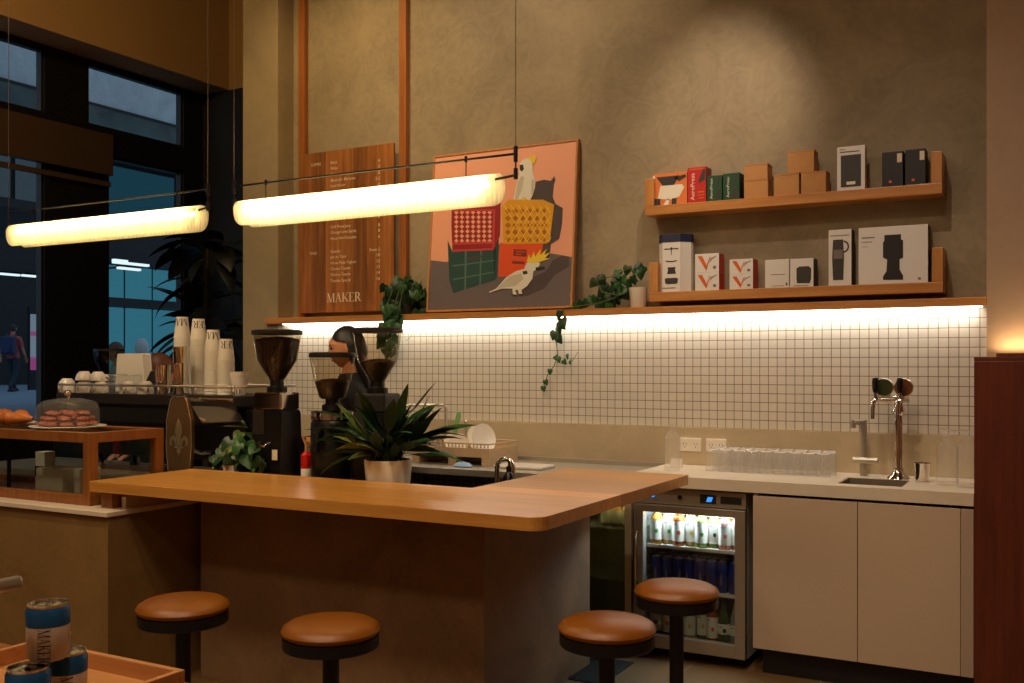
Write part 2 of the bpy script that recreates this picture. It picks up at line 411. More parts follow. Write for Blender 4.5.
def add_serif(mb, word, fn, h, mi=0, kx=1.0):
    x = 0
    for ch in word:
        w, polys = SERIF[ch]
        for p in polys:
            subs = [p]
            if len(p) == 4 and p[2][1]-p[0][1] > .3:
                lerp = lambda u, v, q: (u[0]+(v[0]-u[0])*q, u[1]+(v[1]-u[1])*q)
                subs = [[lerp(p[0], p[3], i/6), lerp(p[1], p[2], i/6), lerp(p[1], p[2], (i+1)/6), lerp(p[0], p[3], (i+1)/6)] for i in range(6)]
            for q in subs:
                vs = [mb.bm.verts.new(fn((x+a)*h*kx, b*h)) for a, b in q]
                try: f = mb.bm.faces.new(vs); f.material_index = mi
                except ValueError: pass
        x += w
    return x*h*kx
# leaves -------------------------------------------------------------
def leaf(mb, base, yaw, pitch, L, W, droop=1.0, mi=0, stalk=0, shape='lance', roll=0, n=7):
    """a bent, folded leaf blade; the midrib starts at base and arches over"""
    base = Vector(base); d = Vector((math.cos(yaw)*math.cos(pitch), math.sin(yaw)*math.cos(pitch), math.sin(pitch)))
    side = Vector((-math.sin(yaw), math.cos(yaw), 0))
    p = base.copy(); pts = [p.copy()]; dirs = [d.copy()]; pit = pitch
    tot = L+stalk; step = tot/(n+2)
    for k in range(n+2):
        pit -= droop*step/tot
        d = Vector((math.cos(yaw)*math.cos(pit), math.sin(yaw)*math.cos(pit), math.sin(pit))); p = p+d*step; pts.append(p.copy()); dirs.append(d.copy())
    s0 = stalk/tot*(n+2)
    L_, R_, Mi = [], [], []
    for k, (q, dd) in enumerate(zip(pts, dirs)):
        t = (k-s0)/(n+2-s0)
        if t < 0: w = .0025
        else:
            w = W/2*(math.sin(PI*min(1, t**.75))**.9 if shape == 'lance' else math.sin(PI*min(1, t**.5))**.7) + .0015
        up = side.cross(dd).normalized()
        sd = (side*math.cos(roll)+up*math.sin(roll))
        L_.append(mb.bm.verts.new(q+sd*w+up*w*.25)); R_.append(mb.bm.verts.new(q-sd*w+up*w*.25)); Mi.append(mb.bm.verts.new(q))
    for k in range(len(pts)-1):
        for a, b in ((L_, Mi), (Mi, R_)):
            f = mb.bm.faces.new((a[k], b[k], b[k+1], a[k+1])); f.material_index = mi; f.smooth = True
def heart(mb, c, nrm_yaw, tilt, s, mi=0, spin=0):
    """a heart-shaped pothos leaf hanging from c"""
    out = [(0, 0), (.28, .12), (.46, -.05), (.5, -.3), (.36, -.62), (.12, -.95), (0, -1.08), (-.12, -.95), (-.36, -.62), (-.5, -.3), (-.46, -.05), (-.28, .12)]
    m = Matrix.Translation(Vector(c)) @ Matrix.Rotation(nrm_yaw, 4, 'Z') @ Matrix.Rotation(tilt, 4, 'X') @ Matrix.Rotation(spin, 4, 'Y')
    mid = [mb.bm.verts.new(m @ Vector((0, -.1*s*math.sin(PI*t), -1.08*s*t))) for t in (.05, .35, .7)]
    vs = [mb.bm.verts.new(m @ Vector((a*s, .06*s*(1-abs(a)*2), b*s))) for a, b in out]
    k = len(out)
    order = [mid[0], mid[0], mid[0], mid[1], mid[1], mid[2], mid[2], mid[2], mid[1], mid[1], mid[0], mid[0]]
    for i in range(k):
        j = (i+1) % k
        tri = [vs[i], vs[j], order[j], order[i]] if order[i] is not order[j] else [vs[i], vs[j], order[i]]
        try: f = mb.bm.faces.new(tri); f.material_index = mi; f.smooth = True
        except ValueError: pass
# ================================================================== THE ROOM
WB, WU = 5.20, 5.36            # tiled half wall face, upper wall face
XL, XR = -4.686, -.300         # niche between the column and the right pilaster
m = MB(); m.box(-7.1, 3.0, -3, 7, -.1, 0); struct(m.build('floor', 'floor'))
m = MB(); m.box(-7.1, 3.0, -3, 7, 4.9, 5.0); struct(m.build('ceiling', 'ceiling'))
m = MB(); m.box(XL-.02, XR+.02, WU, 5.5, 1.72, 4.9); struct(m.build('wall_back', 'wall'))
m = MB(); m.box(XL, XR, WB, 5.5, 0, 1.718); struct(m.build('wall_back_tiled', 'tile'))
m = MB(); m.box(XL, XR, WB-.014, WB-.0005, .9, 1.103); struct(m.build('trim_1', 'upstand'))
m = MB(); m.box(-5.006, XL, WB, 6.75, 0, 4.9); struct(m.build('wall_column', 'column'))
m = MB(); m.box(-7.0, -5.006, 6.75, 6.9, 0, 3.96); struct(m.build('wall_back_dark', 'black_wall'))
m = MB(); m.box(-6.67, -5.006, 6.75, 6.9, 3.961, 4.9); struct(m.build('wall_back_upper', 'bulkhead'))
m = MB(); m.box(XR, 3.0, 5.17, 5.5, 0, 4.9); struct(m.build('wall_right_pier', 'rightwall'))
m = MB(); m.box(2.9, 3.0, -3, 5.17, 0, 4.9); struct(m.build('wall_right', 'rightwall'))
m = MB(); m.box(-7.1, 2.9, -3.1, -3, 0, 4.9); struct(m.build('wall_front', 'rightwall'))
m = MB()
for y0, y1, z0, z1 in ((-3, 3.0, 0, 3.96), (3.0, 6.75, 0, .95), (5.10, 5.50, .95, 3.96), (5.50, 5.70, .95, 3.42), (6.52, 6.75, .95, 3.96), (3.0, 5.10, 3.93, 3.96), (5.50, 6.52, 3.93, 3.96), (3.0, 5.10, 3.20, 3.42), (5.70, 6.52, 3.20, 3.42)):
    m.box(-7.1, -7.0, y0, y1, z0, z1)
struct(m.build('wall_left', 'black_frame'))
m = MB(); m.box(-7.1, -6.67, -3, 6.75, 3.96, 4.9); struct(m.build('wall_left_bulkhead', 'bulkhead'))
for i, (y0, y1, z0, z1) in enumerate(((3.0, 5.10, 3.42, 3.93), (5.50, 6.52, 3.42, 3.93), (3.0, 5.10, .95, 3.20), (5.70, 6.52, .95, 3.20))):
    m = MB(); t = .02
    for a in ((y0, y0+t, z0, z1), (y1-t, y1, z0, z1), (y0+t, y1-t, z0, z0+t), (y0+t, y1-t, z1-t, z1)): m.box(-7.08, -7.02, *a)
    w = struct(m.build('window_%d' % (i+1), 'black_frame'))
    m = MB(); m.box(-7.054, -7.046, y0+t, y1-t, z0+t, z1-t); m.build('window_pane', 'pane', w)
m = MB(); m.box(-7.0, -6.93, 3.0, 5.69, 3.02, 3.36, bev=.004); m.box(-7.0, -6.96, 3.0, 5.69, 2.93, 2.97); struct(m.build('trim_2', 'ext_brown'))

# ------------------------------------------------------------------ outside the glass
m = MB(); m.box(-11.5, -7.1, 0, 18, -.1, 0); struct(m.build('pavement', 'pavement'))
m = MB(); m.box(-36, -11.5, 2, 34, .55, .75); m.box(-11.7, -11.5, 2, 8.6, 0, .56); struct(m.build('pavement_raised', 'pavement'))
t = thing('street_building', 'dark clad building across the lane with blue panes glowing with painted sky reflection and a pale upper storey', 'building', (-12, 8.6, 0))
m = MB()
m.box(-1.4, 0, 1.15, 5.6, 0, 1.32); m.box(-1.4, -.25, 1.15, 5.6, 1.32, 3.5); m.box(-.25, 0, 1.15, 5.6, 2.30, 2.42); m.box(-.25, 0, 1.15, 5.6, 2.92, 3.5)
m.box(-3, 0, -4.4, 5.6, 3.5, 3.62); m.box(-3, -.3, -4.4, 5.6, 3.62, 6.4); m.box(-.3, 0, -4.4, 5.6, 4.42, 4.72); m.box(-.3, 0, -4.4, 5.6, 6.02, 6.4)
m.build('cladding', 'ext_dark', t)
m = MB(); m.box(-.28, -.06, -4.4, 5.6, 5.0, 5.92); m.build('concrete_band', 'ext_conc', t)
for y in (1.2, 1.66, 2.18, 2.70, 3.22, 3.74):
    m = MB(); m.box(-.24, -.2, y, y+(.40 if y < 1.5 else .46), 1.34, 2.29); m.build('window', 'pane_glow', t)
    m = MB(); m.box(-.24, -.2, y, y+(.40 if y < 1.5 else .46), 2.43, 2.91); m.build('window', 'pane_glow', t)
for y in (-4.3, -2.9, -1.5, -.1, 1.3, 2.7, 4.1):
    m = MB(); m.box(-.28, -.24, y, y+1.3, 3.66, 4.38); m.build('upper_window', 'pane_glow_grey' if y < 0 else 'pane_glow_dim', t)
m = MB(); m.box(-.02, .0, -4.4, 5.6, 4.74, 5.12); m.build('balustrade', 'balustrade', t)
m = MB(); m.box(-.03, .01, -4.4, 5.6, 5.12, 5.16); m.build('balustrade_rail', 'ext_dark', t)
t = thing('arcade_building', 'dark building at the far end of the plaza behind the walking man', 'building', (-32, 18, .75))
m = MB(); m.box(-1, 0, -12, 12, 0, 9); m.build('cladding', 'ext_dark', t)
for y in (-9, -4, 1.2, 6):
    m = MB(); m.box(0, .06, y, y+2.2, .3, 2.6); m.build('shop_window', 'pane_glow_dim', t)
t = thing('street_sign', 'tall narrow pink and white lit sign beside the walking man', 'sign', tuple(pX(33, 395, -25.0)))
t.location.z = .75
m = MB(); m.box(-.05, .05, -.14, .14, 0, 2.3, bev=.01); m.build('post', 'ext_dark', t)
m = MB(); m.box(.051, .06, -.12, .12, .9, 2.1); m.build('white_face', 'white_sign', t)
m = MB(); m.box(.051, .062, -.12, .12, .55, .9); m.box(.0605, .064, -.12, .12, 1.5, 1.62); m.build('pink_face', 'pink_sign', t)
for i, (x, y, X, L_, lb) in enumerate(((131, 265, -10.6, .55, 'long glowing streak of reflected light over the lane in front of the blue panes'), (120, 262, -10.3, .2, 'short glowing reflection streak left of the long one over the lane'), (129, 270, -10.9, .35, 'glowing reflection streak just below the long one over the lane'), (4, 275, -14, .5, 'glowing reflection streak over the plaza, leftmost in the window'), (31, 277, -14, .3, 'glowing reflection streak over the plaza above the walking man'))):
    p = pX(x, y, X); t = thing('reflection_streak', lb, 'lamp', p)  # glowing bars stand in for room lights reflected in the window
    m = MB(); m.box(-.03, .03, -L_/2, L_/2, 0, .03); m.build('tube', 'streak_glow', t)
    m = MB(); m.box(-.035, .035, -L_/2, L_/2, .03, .06)
    if X > -11: m.box(-12-X, -.036, -.02, .02, .035, .055)
    m.build('housing', 'ext_dark', t)

# ------------------------------------------------------------------ people
def head_mesh(mb, c, s=1.0, yaw=0, pitch=0, mi=0, lip=1):
    k = bmesh.ops.create_uvsphere(mb.bm, u_segments=40, v_segments=30, radius=1)
    g = lambda v, m_, w: math.exp(-((v-m_)/w)**2)
    R = Matrix.Translation(Vector(c)) @ Matrix.Rotation(yaw, 4, 'Z') @ Matrix.Rotation(pitch, 4, 'X')
    for v in k['verts']:
        x, y, z = v.co
        X, Y, Z = x*.074, y*.092, z*.115
        if Z < -.02: X *= 1-.30*min(1, (-Z-.02)/.095); 
        if Z < -.03 and y < .2: Y *= .82
        if y > 0:
            f = y
            Y += f*(.010*g(Z, .045, .03)) - f*.010*g(Z, .015, .012)*(g(X, .03, .018)+g(X, -.03, .018))
            Y += .026*g(X, 0, .011)*g(Z, -.018, .018)*f + .008*g(X, 0, .010)*g(Z, .008, .02)*f
            Y += .009*g(X, 0, .022)*g(Z, -.055, .014)*f + .014*g(X, 0, .024)*g(Z, -.09, .02)*f - .004*g(Z, -.072, .006)*g(X, 0, .02)
        v.co = R @ (Vector((X, Y, Z))*s)
    for f in {f for v in k['verts'] for f in v.link_faces}: f.material_index = mi; f.smooth = True
    for sx in (-1, 1):   # ears
        mb.ball(R @ (Vector((sx*.076, -.008, -.005))*s), .03*s, mi, .35, .6, 1, 10, mtx=Matrix.Rotation(yaw, 4, 'Z'))
    return R
def face_bits(R, s, par):
    m = MB()
    for sx in (-1, 1):
        m.ball(R @ (Vector((sx*.030, .081, .014))*s), .0105*s, 0, 1.3, .6, .6, 10)
        m.tube([R @ (Vector((sx*(.016+.011*i), .0905-.003*i, .034+.003*math.sin(i*1.4)))*s) for i in range(4)], .0025*s, 6, 0)
    m.build('eyes', 'eye', par)
    m = MB(); m.ball(R @ (Vector((0, .092, -.054))*s), .010*s, 0, 1.9, .6, .55, 12); m.build('lips', 'lip', par)
def hair_mesh(R, s, par, material, style='short'):
    m = MB(); k = bmesh.ops.create_uvsphere(m.bm, u_segments=72, v_segments=56, radius=1)
    kill = []
    for v in k['verts']:
        x, y, z = v.co
        line = {'short': .42, 'long': .62}[style]      # hairline height on the forehead
        X, Y, Z = x*.083, y*.100-.006, z*.124+.004
        if style == 'long':
            X *= 1.03; Y -= .006
            if (y > .30-abs(x)*.25 and z < .60-abs(x)*.35) or (y > .0 and z < -.12) or z < -.80: kill.append(v)
            if y < -.1 and z < 0: Y += .012*z; X *= .97
        elif (y > .15 and z < line-abs(x)*.5) or z < -.55: kill.append(v)
        v.co = R @ (Vector((X, Y, Z))*s)
    bmesh.ops.delete(m.bm, geom=kill, context='VERTS')
    for f in m.bm.faces: f.smooth = True
    if style == 'long':
        m.tube([R @ (Vector((0, a, b))*s) for a, b in ((-.035, .03), (-.050, -.03), (-.062, -.10), (-.070, -.17), (-.070, -.24), (-.062, -.29))], [.070*s, .078*s, .074*s, .066*s, .052*s, .02*s], 18, 0, flat=.55)
    m.build('hair', material, par, recalc=False)
def person(name, label, loc, rz, h, J, top, legs, hair, hstyle, head=(0, 0), shoe='shoe', sleeve='short', group=None):
    """J overrides joint positions (metres for a 1.75 m figure facing +Y)"""
    s = h/1.75
    P = dict(pel=(0, 0, .96), sp=(0, .0, 1.10), ch=(0, -.005, 1.28), nb=(0, -.01, 1.44), nk=(0, .0, 1.52),
             sL=(-.165, -.01, 1.41), eL=(-.22, -.03, 1.13), wL=(-.22, .06, .89), sR=(.165, -.01, 1.41), eR=(.22, -.03, 1.13), wR=(.22, .06, .89),
             hL=(-.09, 0, .90), kL=(-.10, .02, .50), aL=(-.10, -.01, .09), tL=(-.11, .15, .035), hR=(.09, 0, .90), kR=(.10, .02, .50), aR=(.10, -.01, .09), tR=(.11, .15, .035))
    P.update(J)
    rad = dict(pel=(.15, .105), sp=(.125, .095), ch=(.15, .105), nb=(.075, .065), nk=(.05, .05), sL=.058, eL=.042, wL=.027, hL=.085, kL=.056, aL=.038, tL=.032)
    for k in ('s', 'e', 'w', 'h', 'k', 'a', 't'): rad[k+'R'] = rad[k+'L']
    E = [('pel', 'sp'), ('sp', 'ch'), ('ch', 'nb'), ('nb', 'nk')]
    for q in 'LR': E += [('ch', 's'+q), ('s'+q, 'e'+q), ('e'+q, 'w'+q), ('pel', 'h'+q), ('h'+q, 'k'+q), ('k'+q, 'a'+q), ('a'+q, 't'+q)]
    ks = list(P); me = bpy.data.meshes.new('b'); me.from_pydata([Vector(P[k])*s for k in ks], [(ks.index(a), ks.index(b)) for a, b in E], [])
    o = bpy.data.objects.new('b', me); C.objects.link(o)
    sk = o.modifiers.new('s', 'SKIN'); sk.use_smooth_shade = True
    lay = me.skin_vertices[0] if me.skin_vertices else None
    if lay is None:
        bmx = bmesh.new(); bmx.from_mesh(me); bmx.verts.layers.skin.verify(); bmx.to_mesh(me); bmx.free(); lay = me.skin_vertices[0]
    for i, k in enumerate(ks):
        r = rad[k]; r = r if isinstance(r, tuple) else (r, r)
        lay.data[i].radius = (r[0]*s, r[1]*s); lay.data[i].use_root = (k == 'pel')
    su = o.modifiers.new('u', 'SUBSURF'); su.levels = 2; su.render_levels = 2
    dg = bpy.context.evaluated_depsgraph_get(); bme = bpy.data.meshes.new_from_object(o.evaluated_get(dg))
    C.objects.unlink(o); bpy.data.objects.remove(o)
    root = thing(name, label, 'person', loc, rz)
    mb = MB(); mb.bm.from_mesh(bme)
    for f in mb.bm.faces: f.smooth = True; f.material_index = 0
    cloth = {}
    bmc = mb.bm.copy(); bml = mb.bm.copy()
    hz = Vector(P['nk'])*s; hc = hz+Vector((0, .018, .115))*s
    R = head_mesh(mb, hc, s, *head)
    nb_ = Vector(P['nb'])*s
    mb.tube([nb_-Vector((0, 0, .03*s)), hz-Vector((0, .004*s, .02*s)), R @ (Vector((0, -.022, -.07))*s), R @ (Vector((0, -.018, -.02))*s)], [.058*s, .050*s, .049*s, .052*s], 18, 0)
    for q in 'LR':       # hands: palm, four fingers, thumb
        w = Vector(P['w'+q])*s; d = (Vector(P['w'+q])-Vector(P['e'+q])).normalized()
        sd = d.cross(Vector((0, 0, 1)) if abs(d.z) < .9 else Vector((0, 1, 0))).normalized(); nn = sd.cross(d).normalized()
        mb.tube([w, w+d*.035*s, w+d*.075*s, w+d*.095*s], [.026*s, .036*s, .038*s, .03*s], 10, 0, flat=.45)
        for i, (off, L) in enumerate(((-.028, .062), (-.010, .074), (.009, .070), (.027, .054))):
            b = w+d*.088*s+sd*off*s
            mb.tube([b, b+(d*.5*L-nn*.006)*s, b+(d*.85*L-nn*.02)*s, b+(d*L-nn*.032)*s], [.0095*s, .009*s, .008*s, .006*s], 6, 0)
        b = w+d*.03*s-sd*.03*s
        mb.tube([b, b+(d*.025-sd*.022)*s, b+(d*.055-sd*.03-nn*.008)*s], [.012*s, .011*s, .007*s], 6, 0)
    mb.build('body', 'skin', root, recalc=False)
    def shell(bm, keep, off, nm, material):
        bm.normal_update()
        bmesh.ops.delete(bm, geom=[f for f in bm.faces if not keep(f.calc_center_median()/s)], context='FACES')
        for v in bm.verts: v.co += v.normal*off*s
        x = MB(); x.bm.free(); x.bm = bm; return x.build(nm, material, root, recalc=False)
    ends = [Vector(P['w'+q]) for q in 'LR']; elb = [Vector(P['e'+q]) for q in 'LR']
    waist = P['pel'][2]+.0
    cut = .06 if sleeve == 'short' else 0
    def in_top(c):
        if c.z < waist-.06 and abs(c.x) < .19 and min((c-e).length for e in elb) > .12: return False
        if c.z > P['nk'][2]-.035: return False
        for e, w in zip(elb, ends):
            ax = (w-e).normalized(); t = (c-e).dot(ax)
            if t > (-.02 if sleeve == 'short' else (w-e).length-.02) and ((c-e)-ax*t).length < .075: return False
        return True
    def in_leg(c):
        if c.z > waist+.03: return False
        for e, w in zip(elb, ends):
            ax = (w-e).normalized(); t = (c-e).dot(ax)
            if -.02 < t < (w-e).length+.1 and ((c-e)-ax*t).length < .055: return False
        return c.z > .1
    shell(bmc, in_top, .014, 'shirt', top); shell(bml, in_leg, .009, 'trousers', legs)
    for q in 'LR':
        a, tt = Vector(P['a'+q])*s, Vector(P['t'+q])*s
        x = MB(); dd = (tt-a); dd.z = 0; dd.normalize()
        zz = tt.z+.012*s
        x.tube([Vector((a.x, a.y, zz))-dd*.06*s, Vector((a.x, a.y, zz+.012*s)), Vector((a.x, a.y, zz))+dd*.1*s, Vector((a.x, a.y, zz-.008*s))+dd*.2*s], [.03*s, .046*s, .048*s, .03*s], 12, 0, flat=.9)
        x.build('shoe', shoe, root)
    face_bits(R, s, root); hair_mesh(R, s, root, hair, hstyle)
    return root, R
# barista behind the grinders, facing left
wb = pY(350, 365, 4.2)
barista, RB = person('person', 'person with long black hair and black top working behind the coffee grinders', (wb.x, 4.2, 0), 2.12, 1.635,
    dict(eL=(-.23, .0, 1.14), wL=(-.17, .19, .98), eR=(.23, .0, 1.14), wR=(.18, .19, .98)), 'tee_black', 'tee_black', 'hair', 'long', head=(0, -.2), sleeve='short')
# second worker, mostly hidden behind the cups
w2 = pY(163, 365, 4.62)
person('person', 'person with brown hair bending behind the cups on the espresso machine', (w2.x, 4.62, 0), 2.6, 1.515,
    dict(eL=(-.23, .06, 1.14), wL=(-.18, .26, 1.02), eR=(.23, .06, 1.14), wR=(.18, .26, 1.02)), 'tee_black', 'tee_black', 'hair_brown', 'short', head=(0, -.45))
# outside
wp = pX(13, 390, -23.9)
walk = dict(kL=(-.10, .16, .53), aL=(-.10, .24, .12), tL=(-.11, .38, .06), kR=(.10, -.06, .50), aR=(.10, -.32, .16), tR=(.11, -.20, .05),
            eL=(-.23, -.14, 1.16), wL=(-.23, -.16, .92), eR=(.23, .02, 1.14), wR=(.25, .14, .92))
pm, _ = person('person', 'person in a faded red t-shirt and dark jeans walking away with a navy backpack', (wp.x, wp.y, .75-.03), .45, 1.78, walk, 'tee_red', 'jeans', 'hair_dark', 'short')
bp = thing('backpack', 'navy backpack worn by the person walking outside', 'backpack', (wp.x, wp.y, .75-.03), .45)
m = MB(); m.box(-.17, .17, -.33, -.145, 1.0, 1.46, bev=.05, seg=3); m.build('bag', 'backpack', bp)
m = MB(); m.box(-.12, .12, -.375, -.325, 1.03, 1.24, bev=.02); m.build('pocket', 'backpack', bp)
for sx in (-1, 1):
    m = MB(); m.tube([(sx*.10, -.15, 1.44), (sx*.115, -.04, 1.53), (sx*.115, .11, 1.44), (sx*.12, .13, 1.28), (sx*.14, -.02, 1.08), (sx*.14, -.16, 1.04)], .018, 8, 0, flat=.5); m.build('strap', 'backpack', bp)
w3 = pX(142, 365, -9.9)
person('person', 'person with white hair and dark coat standing outside in front of the blue panes', (w3.x, w3.y, 0), 1.0, 1.76, {}, 'tee_black', 'jeans', 'hair_grey', 'short', sleeve='long')
w4 = pX(117, 365, -9.6)
person('person', 'person in a pale top standing outside at the left edge of the blue panes', (w4.x, w4.y, 0), 2.3, 1.70, {}, 'tee_pale', 'jeans', 'hair_brown', 'short', sleeve='long')
# ================================================================== LEDGE, STRIPS, SHELVES
m = MB(); m.box(XY(265, 5.17), XR-.002, 5.165, WU-.001, 1.7195, 1.760, bev=.002); ledge = m.build('wall_ledge', 'oak', loc=(0, 0, 0))
tag(ledge, 'long oak ledge capping the tiled wall under the painting and menu board', 'shelf')
t = thing('led_strip', 'glowing led strip under the long oak ledge lighting the mosaic tiles', 'light', (-2.5, 5.18, 1.7125))
m = MB(); m.box(-2.12, 2.18, -.006, .006, 0, .006); m.build('diffuser', 'led', t)
m = MB(); m.box(-2.13, 2.19, -.008, .008, .006, .0069); m.build('channel', 'steel_dull', t)
for x, lb in ((303, 'left of the two tall oak strips running up the wall, behind the menu board'), (404, 'right of the two tall oak strips running up the wall, beside the menu board')):
    X = XY(x, 5.335); m = MB(); m.box(-.027, .027, -.02, .022, 0, 3.139, bev=.002)
    o = m.build('wall_batten', 'oak_z', loc=(X, 5.337, 1.7605)); tag(o, lb, 'batten')

def u_shelf(z, xl, xr, ht, lb, grp=None):
    Xl, Xr = XY(xl, 5.2), XY(xr, 5.2)
    t = thing('wall_shelf', lb, 'shelf', (Xl, 5.2, z))
    w = Xr-Xl
    m = MB(); m.box(0, w, 0, .159, 0, .052, bev=.003); m.build('shelf_board', 'oak', t)
    for a in (0, w-.05):
        m = MB(); m.box(a, a+.05, 0, .159, .0525, ht, bev=.003); m.build('upright_end', 'oak_z2', t)
M['oak_z2'] = wood('oak shelf end', (170, 108, 50), (204, 142, 76), 'Z', .35)
u_shelf(2.268, 645, 942, .205, 'upper oak wall shelf with raised ends holding coffee gear boxes')
u_shelf(1.790, 649, 943, .218, 'lower oak wall shelf with raised ends just above the ledge')
ZU, ZL = 2.3205, 1.8425

# ------------------------------------------------------------------ boxes on the shelves
YB = 5.222
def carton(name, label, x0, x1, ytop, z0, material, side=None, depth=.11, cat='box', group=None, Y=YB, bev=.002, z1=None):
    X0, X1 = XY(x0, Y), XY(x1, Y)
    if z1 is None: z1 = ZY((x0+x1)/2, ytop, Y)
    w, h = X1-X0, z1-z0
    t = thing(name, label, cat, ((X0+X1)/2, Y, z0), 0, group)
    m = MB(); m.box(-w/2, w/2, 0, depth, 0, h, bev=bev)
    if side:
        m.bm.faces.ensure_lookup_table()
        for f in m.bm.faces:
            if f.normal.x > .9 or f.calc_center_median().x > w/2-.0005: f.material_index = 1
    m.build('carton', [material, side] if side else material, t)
    return t, w, h
def fr(w, h):   # front-face mapping: a,b in 0..1 -> local
    return lambda a, b, d=-.0012: (-w/2+a*w, d, b*h)
def decal(t, nm, polys, material, w, h, d=-.0012):
    f = fr(w, h)
    for p in polys:
        m = MB(); m.face([f(a, b, d) for a, b in p]); o = m.build(nm, material, t, recalc=False)
    return o
def R4(a0, a1, b0, b1): return [(a0, b0), (a1, b0), (a1, b1), (a0, b1)]
def oval(a, b, ra, rb, n=16): return [(a+ra*math.cos(2*PI*i/n), b+rb*math.sin(2*PI*i/n)) for i in range(n)]
def label_text(t, nm, body, w, h, a, b, th, width, material, vertical=False, d=-.0014, align='l'):
    m = MB()
    if vertical: fn = lambda x, y: (-w/2+a*w-y, d, b*h+x)
    else: fn = lambda x, y: (-w/2+a*w+x, d, b*h+y)
    add_text(m, body, fn, th, width=width, align=align); return m.build(nm, material, t, recalc=False)
# --- upper shelf
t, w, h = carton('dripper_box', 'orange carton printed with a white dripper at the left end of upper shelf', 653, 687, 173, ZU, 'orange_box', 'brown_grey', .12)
decal(t, 'printed_picture', [R4(0, .06, 0, .95), [(.15, .22), (.22, .62), (.85, .62), (.92, .52), (.78, .24), (.5, .16)], [(.3, .0), (.42, .2), (.5, .2), (.46, 0)]], 'paper', w, h)
decal(t, 'printed_kettle', [[(.1, .9), (.78, .9), (.62, .62), (.3, .62)], [(.62, .84), (.95, .92), (.98, .84), (.78, .72)], R4(.02, .22, .02, .22), R4(.56, .7, .02, .2)], 'dark_grey', w, h, -.0016)
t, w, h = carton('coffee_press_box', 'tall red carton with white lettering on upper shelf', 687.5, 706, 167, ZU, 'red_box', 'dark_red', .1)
label_text(t, 'lettering', 'AeroPress', w, h, .38, .08, .022, .145, 'paper', True)
decal(t, 'printed_press', [[(.62, .55), (.95, .62), (.98, .9), (.86, .95), (.6, .62)]], 'dark_grey', w, h); decal(t, 'printed_lines', [R4(.55, .9, .28, .31), R4(.55, .9, .2, .22), R4(.6, .88, .12, .14), R4(.1, .9, .93, .95)], 'orange_box', w, h)
X = XY(684.2, YB+.03); 
t, w, h = carton('coffee_press_box', 'dark red carton half hidden behind the tall red carton', 681, 686.5, 172, ZU, 'dark_red', 'dark_red', .07, Y=YB+.045)
for x0, x1, yt, lb in ((706.8, 722, 175.5, 'left of the two dark green cartons on upper shelf'), (723, 739.5, 173, 'right of the two dark green cartons on upper shelf')):
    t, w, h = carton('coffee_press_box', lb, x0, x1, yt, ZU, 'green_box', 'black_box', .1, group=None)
    label_text(t, 'lettering', 'AeroPress', w, h, .38, .1, .014, .11, 'paper', True)
    decal(t, 'printed_press', [[(.62, .55), (.72, .55), (.9, .9), (.78, .9)], [(.5, .1), (.9, .1), (.9, .3), (.7, .45)]], 'dark_grey', w, h)
def kraft(lb, x0, x1, z0, ht, d=.1):
    X0, X1 = XY(x0, YB), XY(x1, YB); w = X1-X0
    t = thing('cardboard_box', lb, 'box', ((X0+X1)/2, YB, z0), 0)
    m = MB(); m.box(-w/2, w/2, 0, d, 0, ht-.002, bev=.002); m.build('carton', 'kraft', t)
    m = MB(); m.box(-w/2-.0015, w/2+.0015, -.0015, d+.001, ht-.006, ht, bev=.001); m.build('lid_flap', 'kraft', t)
hz = ZY(756, 179.5, YB)
kraft('brown cardboard box, lower one of the pair beside the green cartons', 744, 768, ZU, hz-ZU-.0005)
kraft('brown cardboard box, upper one of the pair beside the green cartons', 744, 767.5, hz, ZY(756, 164, YB)-hz)
hz = ZY(801, 172.5, YB)
kraft('brown cardboard box, bottom left of the pyramid of three', 774, 799, ZU, hz-ZU-.0005)
kraft('brown cardboard box, bottom right of the pyramid of three', 801, 826, ZU, hz-ZU-.0005)
kraft('brown cardboard box, top of the pyramid of three', 787.5, 814, hz, ZY(801, 150.5, YB)-hz)
t, w, h = carton('scale_box', 'tall white carton with a black scale pictured on it, upper shelf', 837, 865, 146, ZU, 'white_box', 'paper2', .06)
decal(t, 'printed_scale', [R4(.14, .86, .08, .8)], 'dark_grey', w, h); decal(t, 'printed_display', [R4(.34, .66, .13, .2)], 'paper', w, h, -.0016)
decal(t, 'printed_title', [R4(.1, .8, .865, .885)], 'dark_grey', w, h); decal(t, 'printed_line', [R4(.1, .3, .93, .945)], 'grey_ink', w, h)
for x0, x1, yt, lb, dx in ((882, 903, 151.5, 'left black carton at the right end of upper shelf', 0), (905, 925.5, 149, 'right black carton beside the end of upper shelf', 0)):
    t, w, h = carton('black_carton', lb, x0, x1, yt, ZU, 'black_box', 'black_box', .1)
    decal(t, 'sticker', [R4(.72, .95, .68, .93)], 'paper2', w, h); decal(t, 'logo', [oval(.4, .15, .08, .04, 8)], 'orange_ink', w, h)
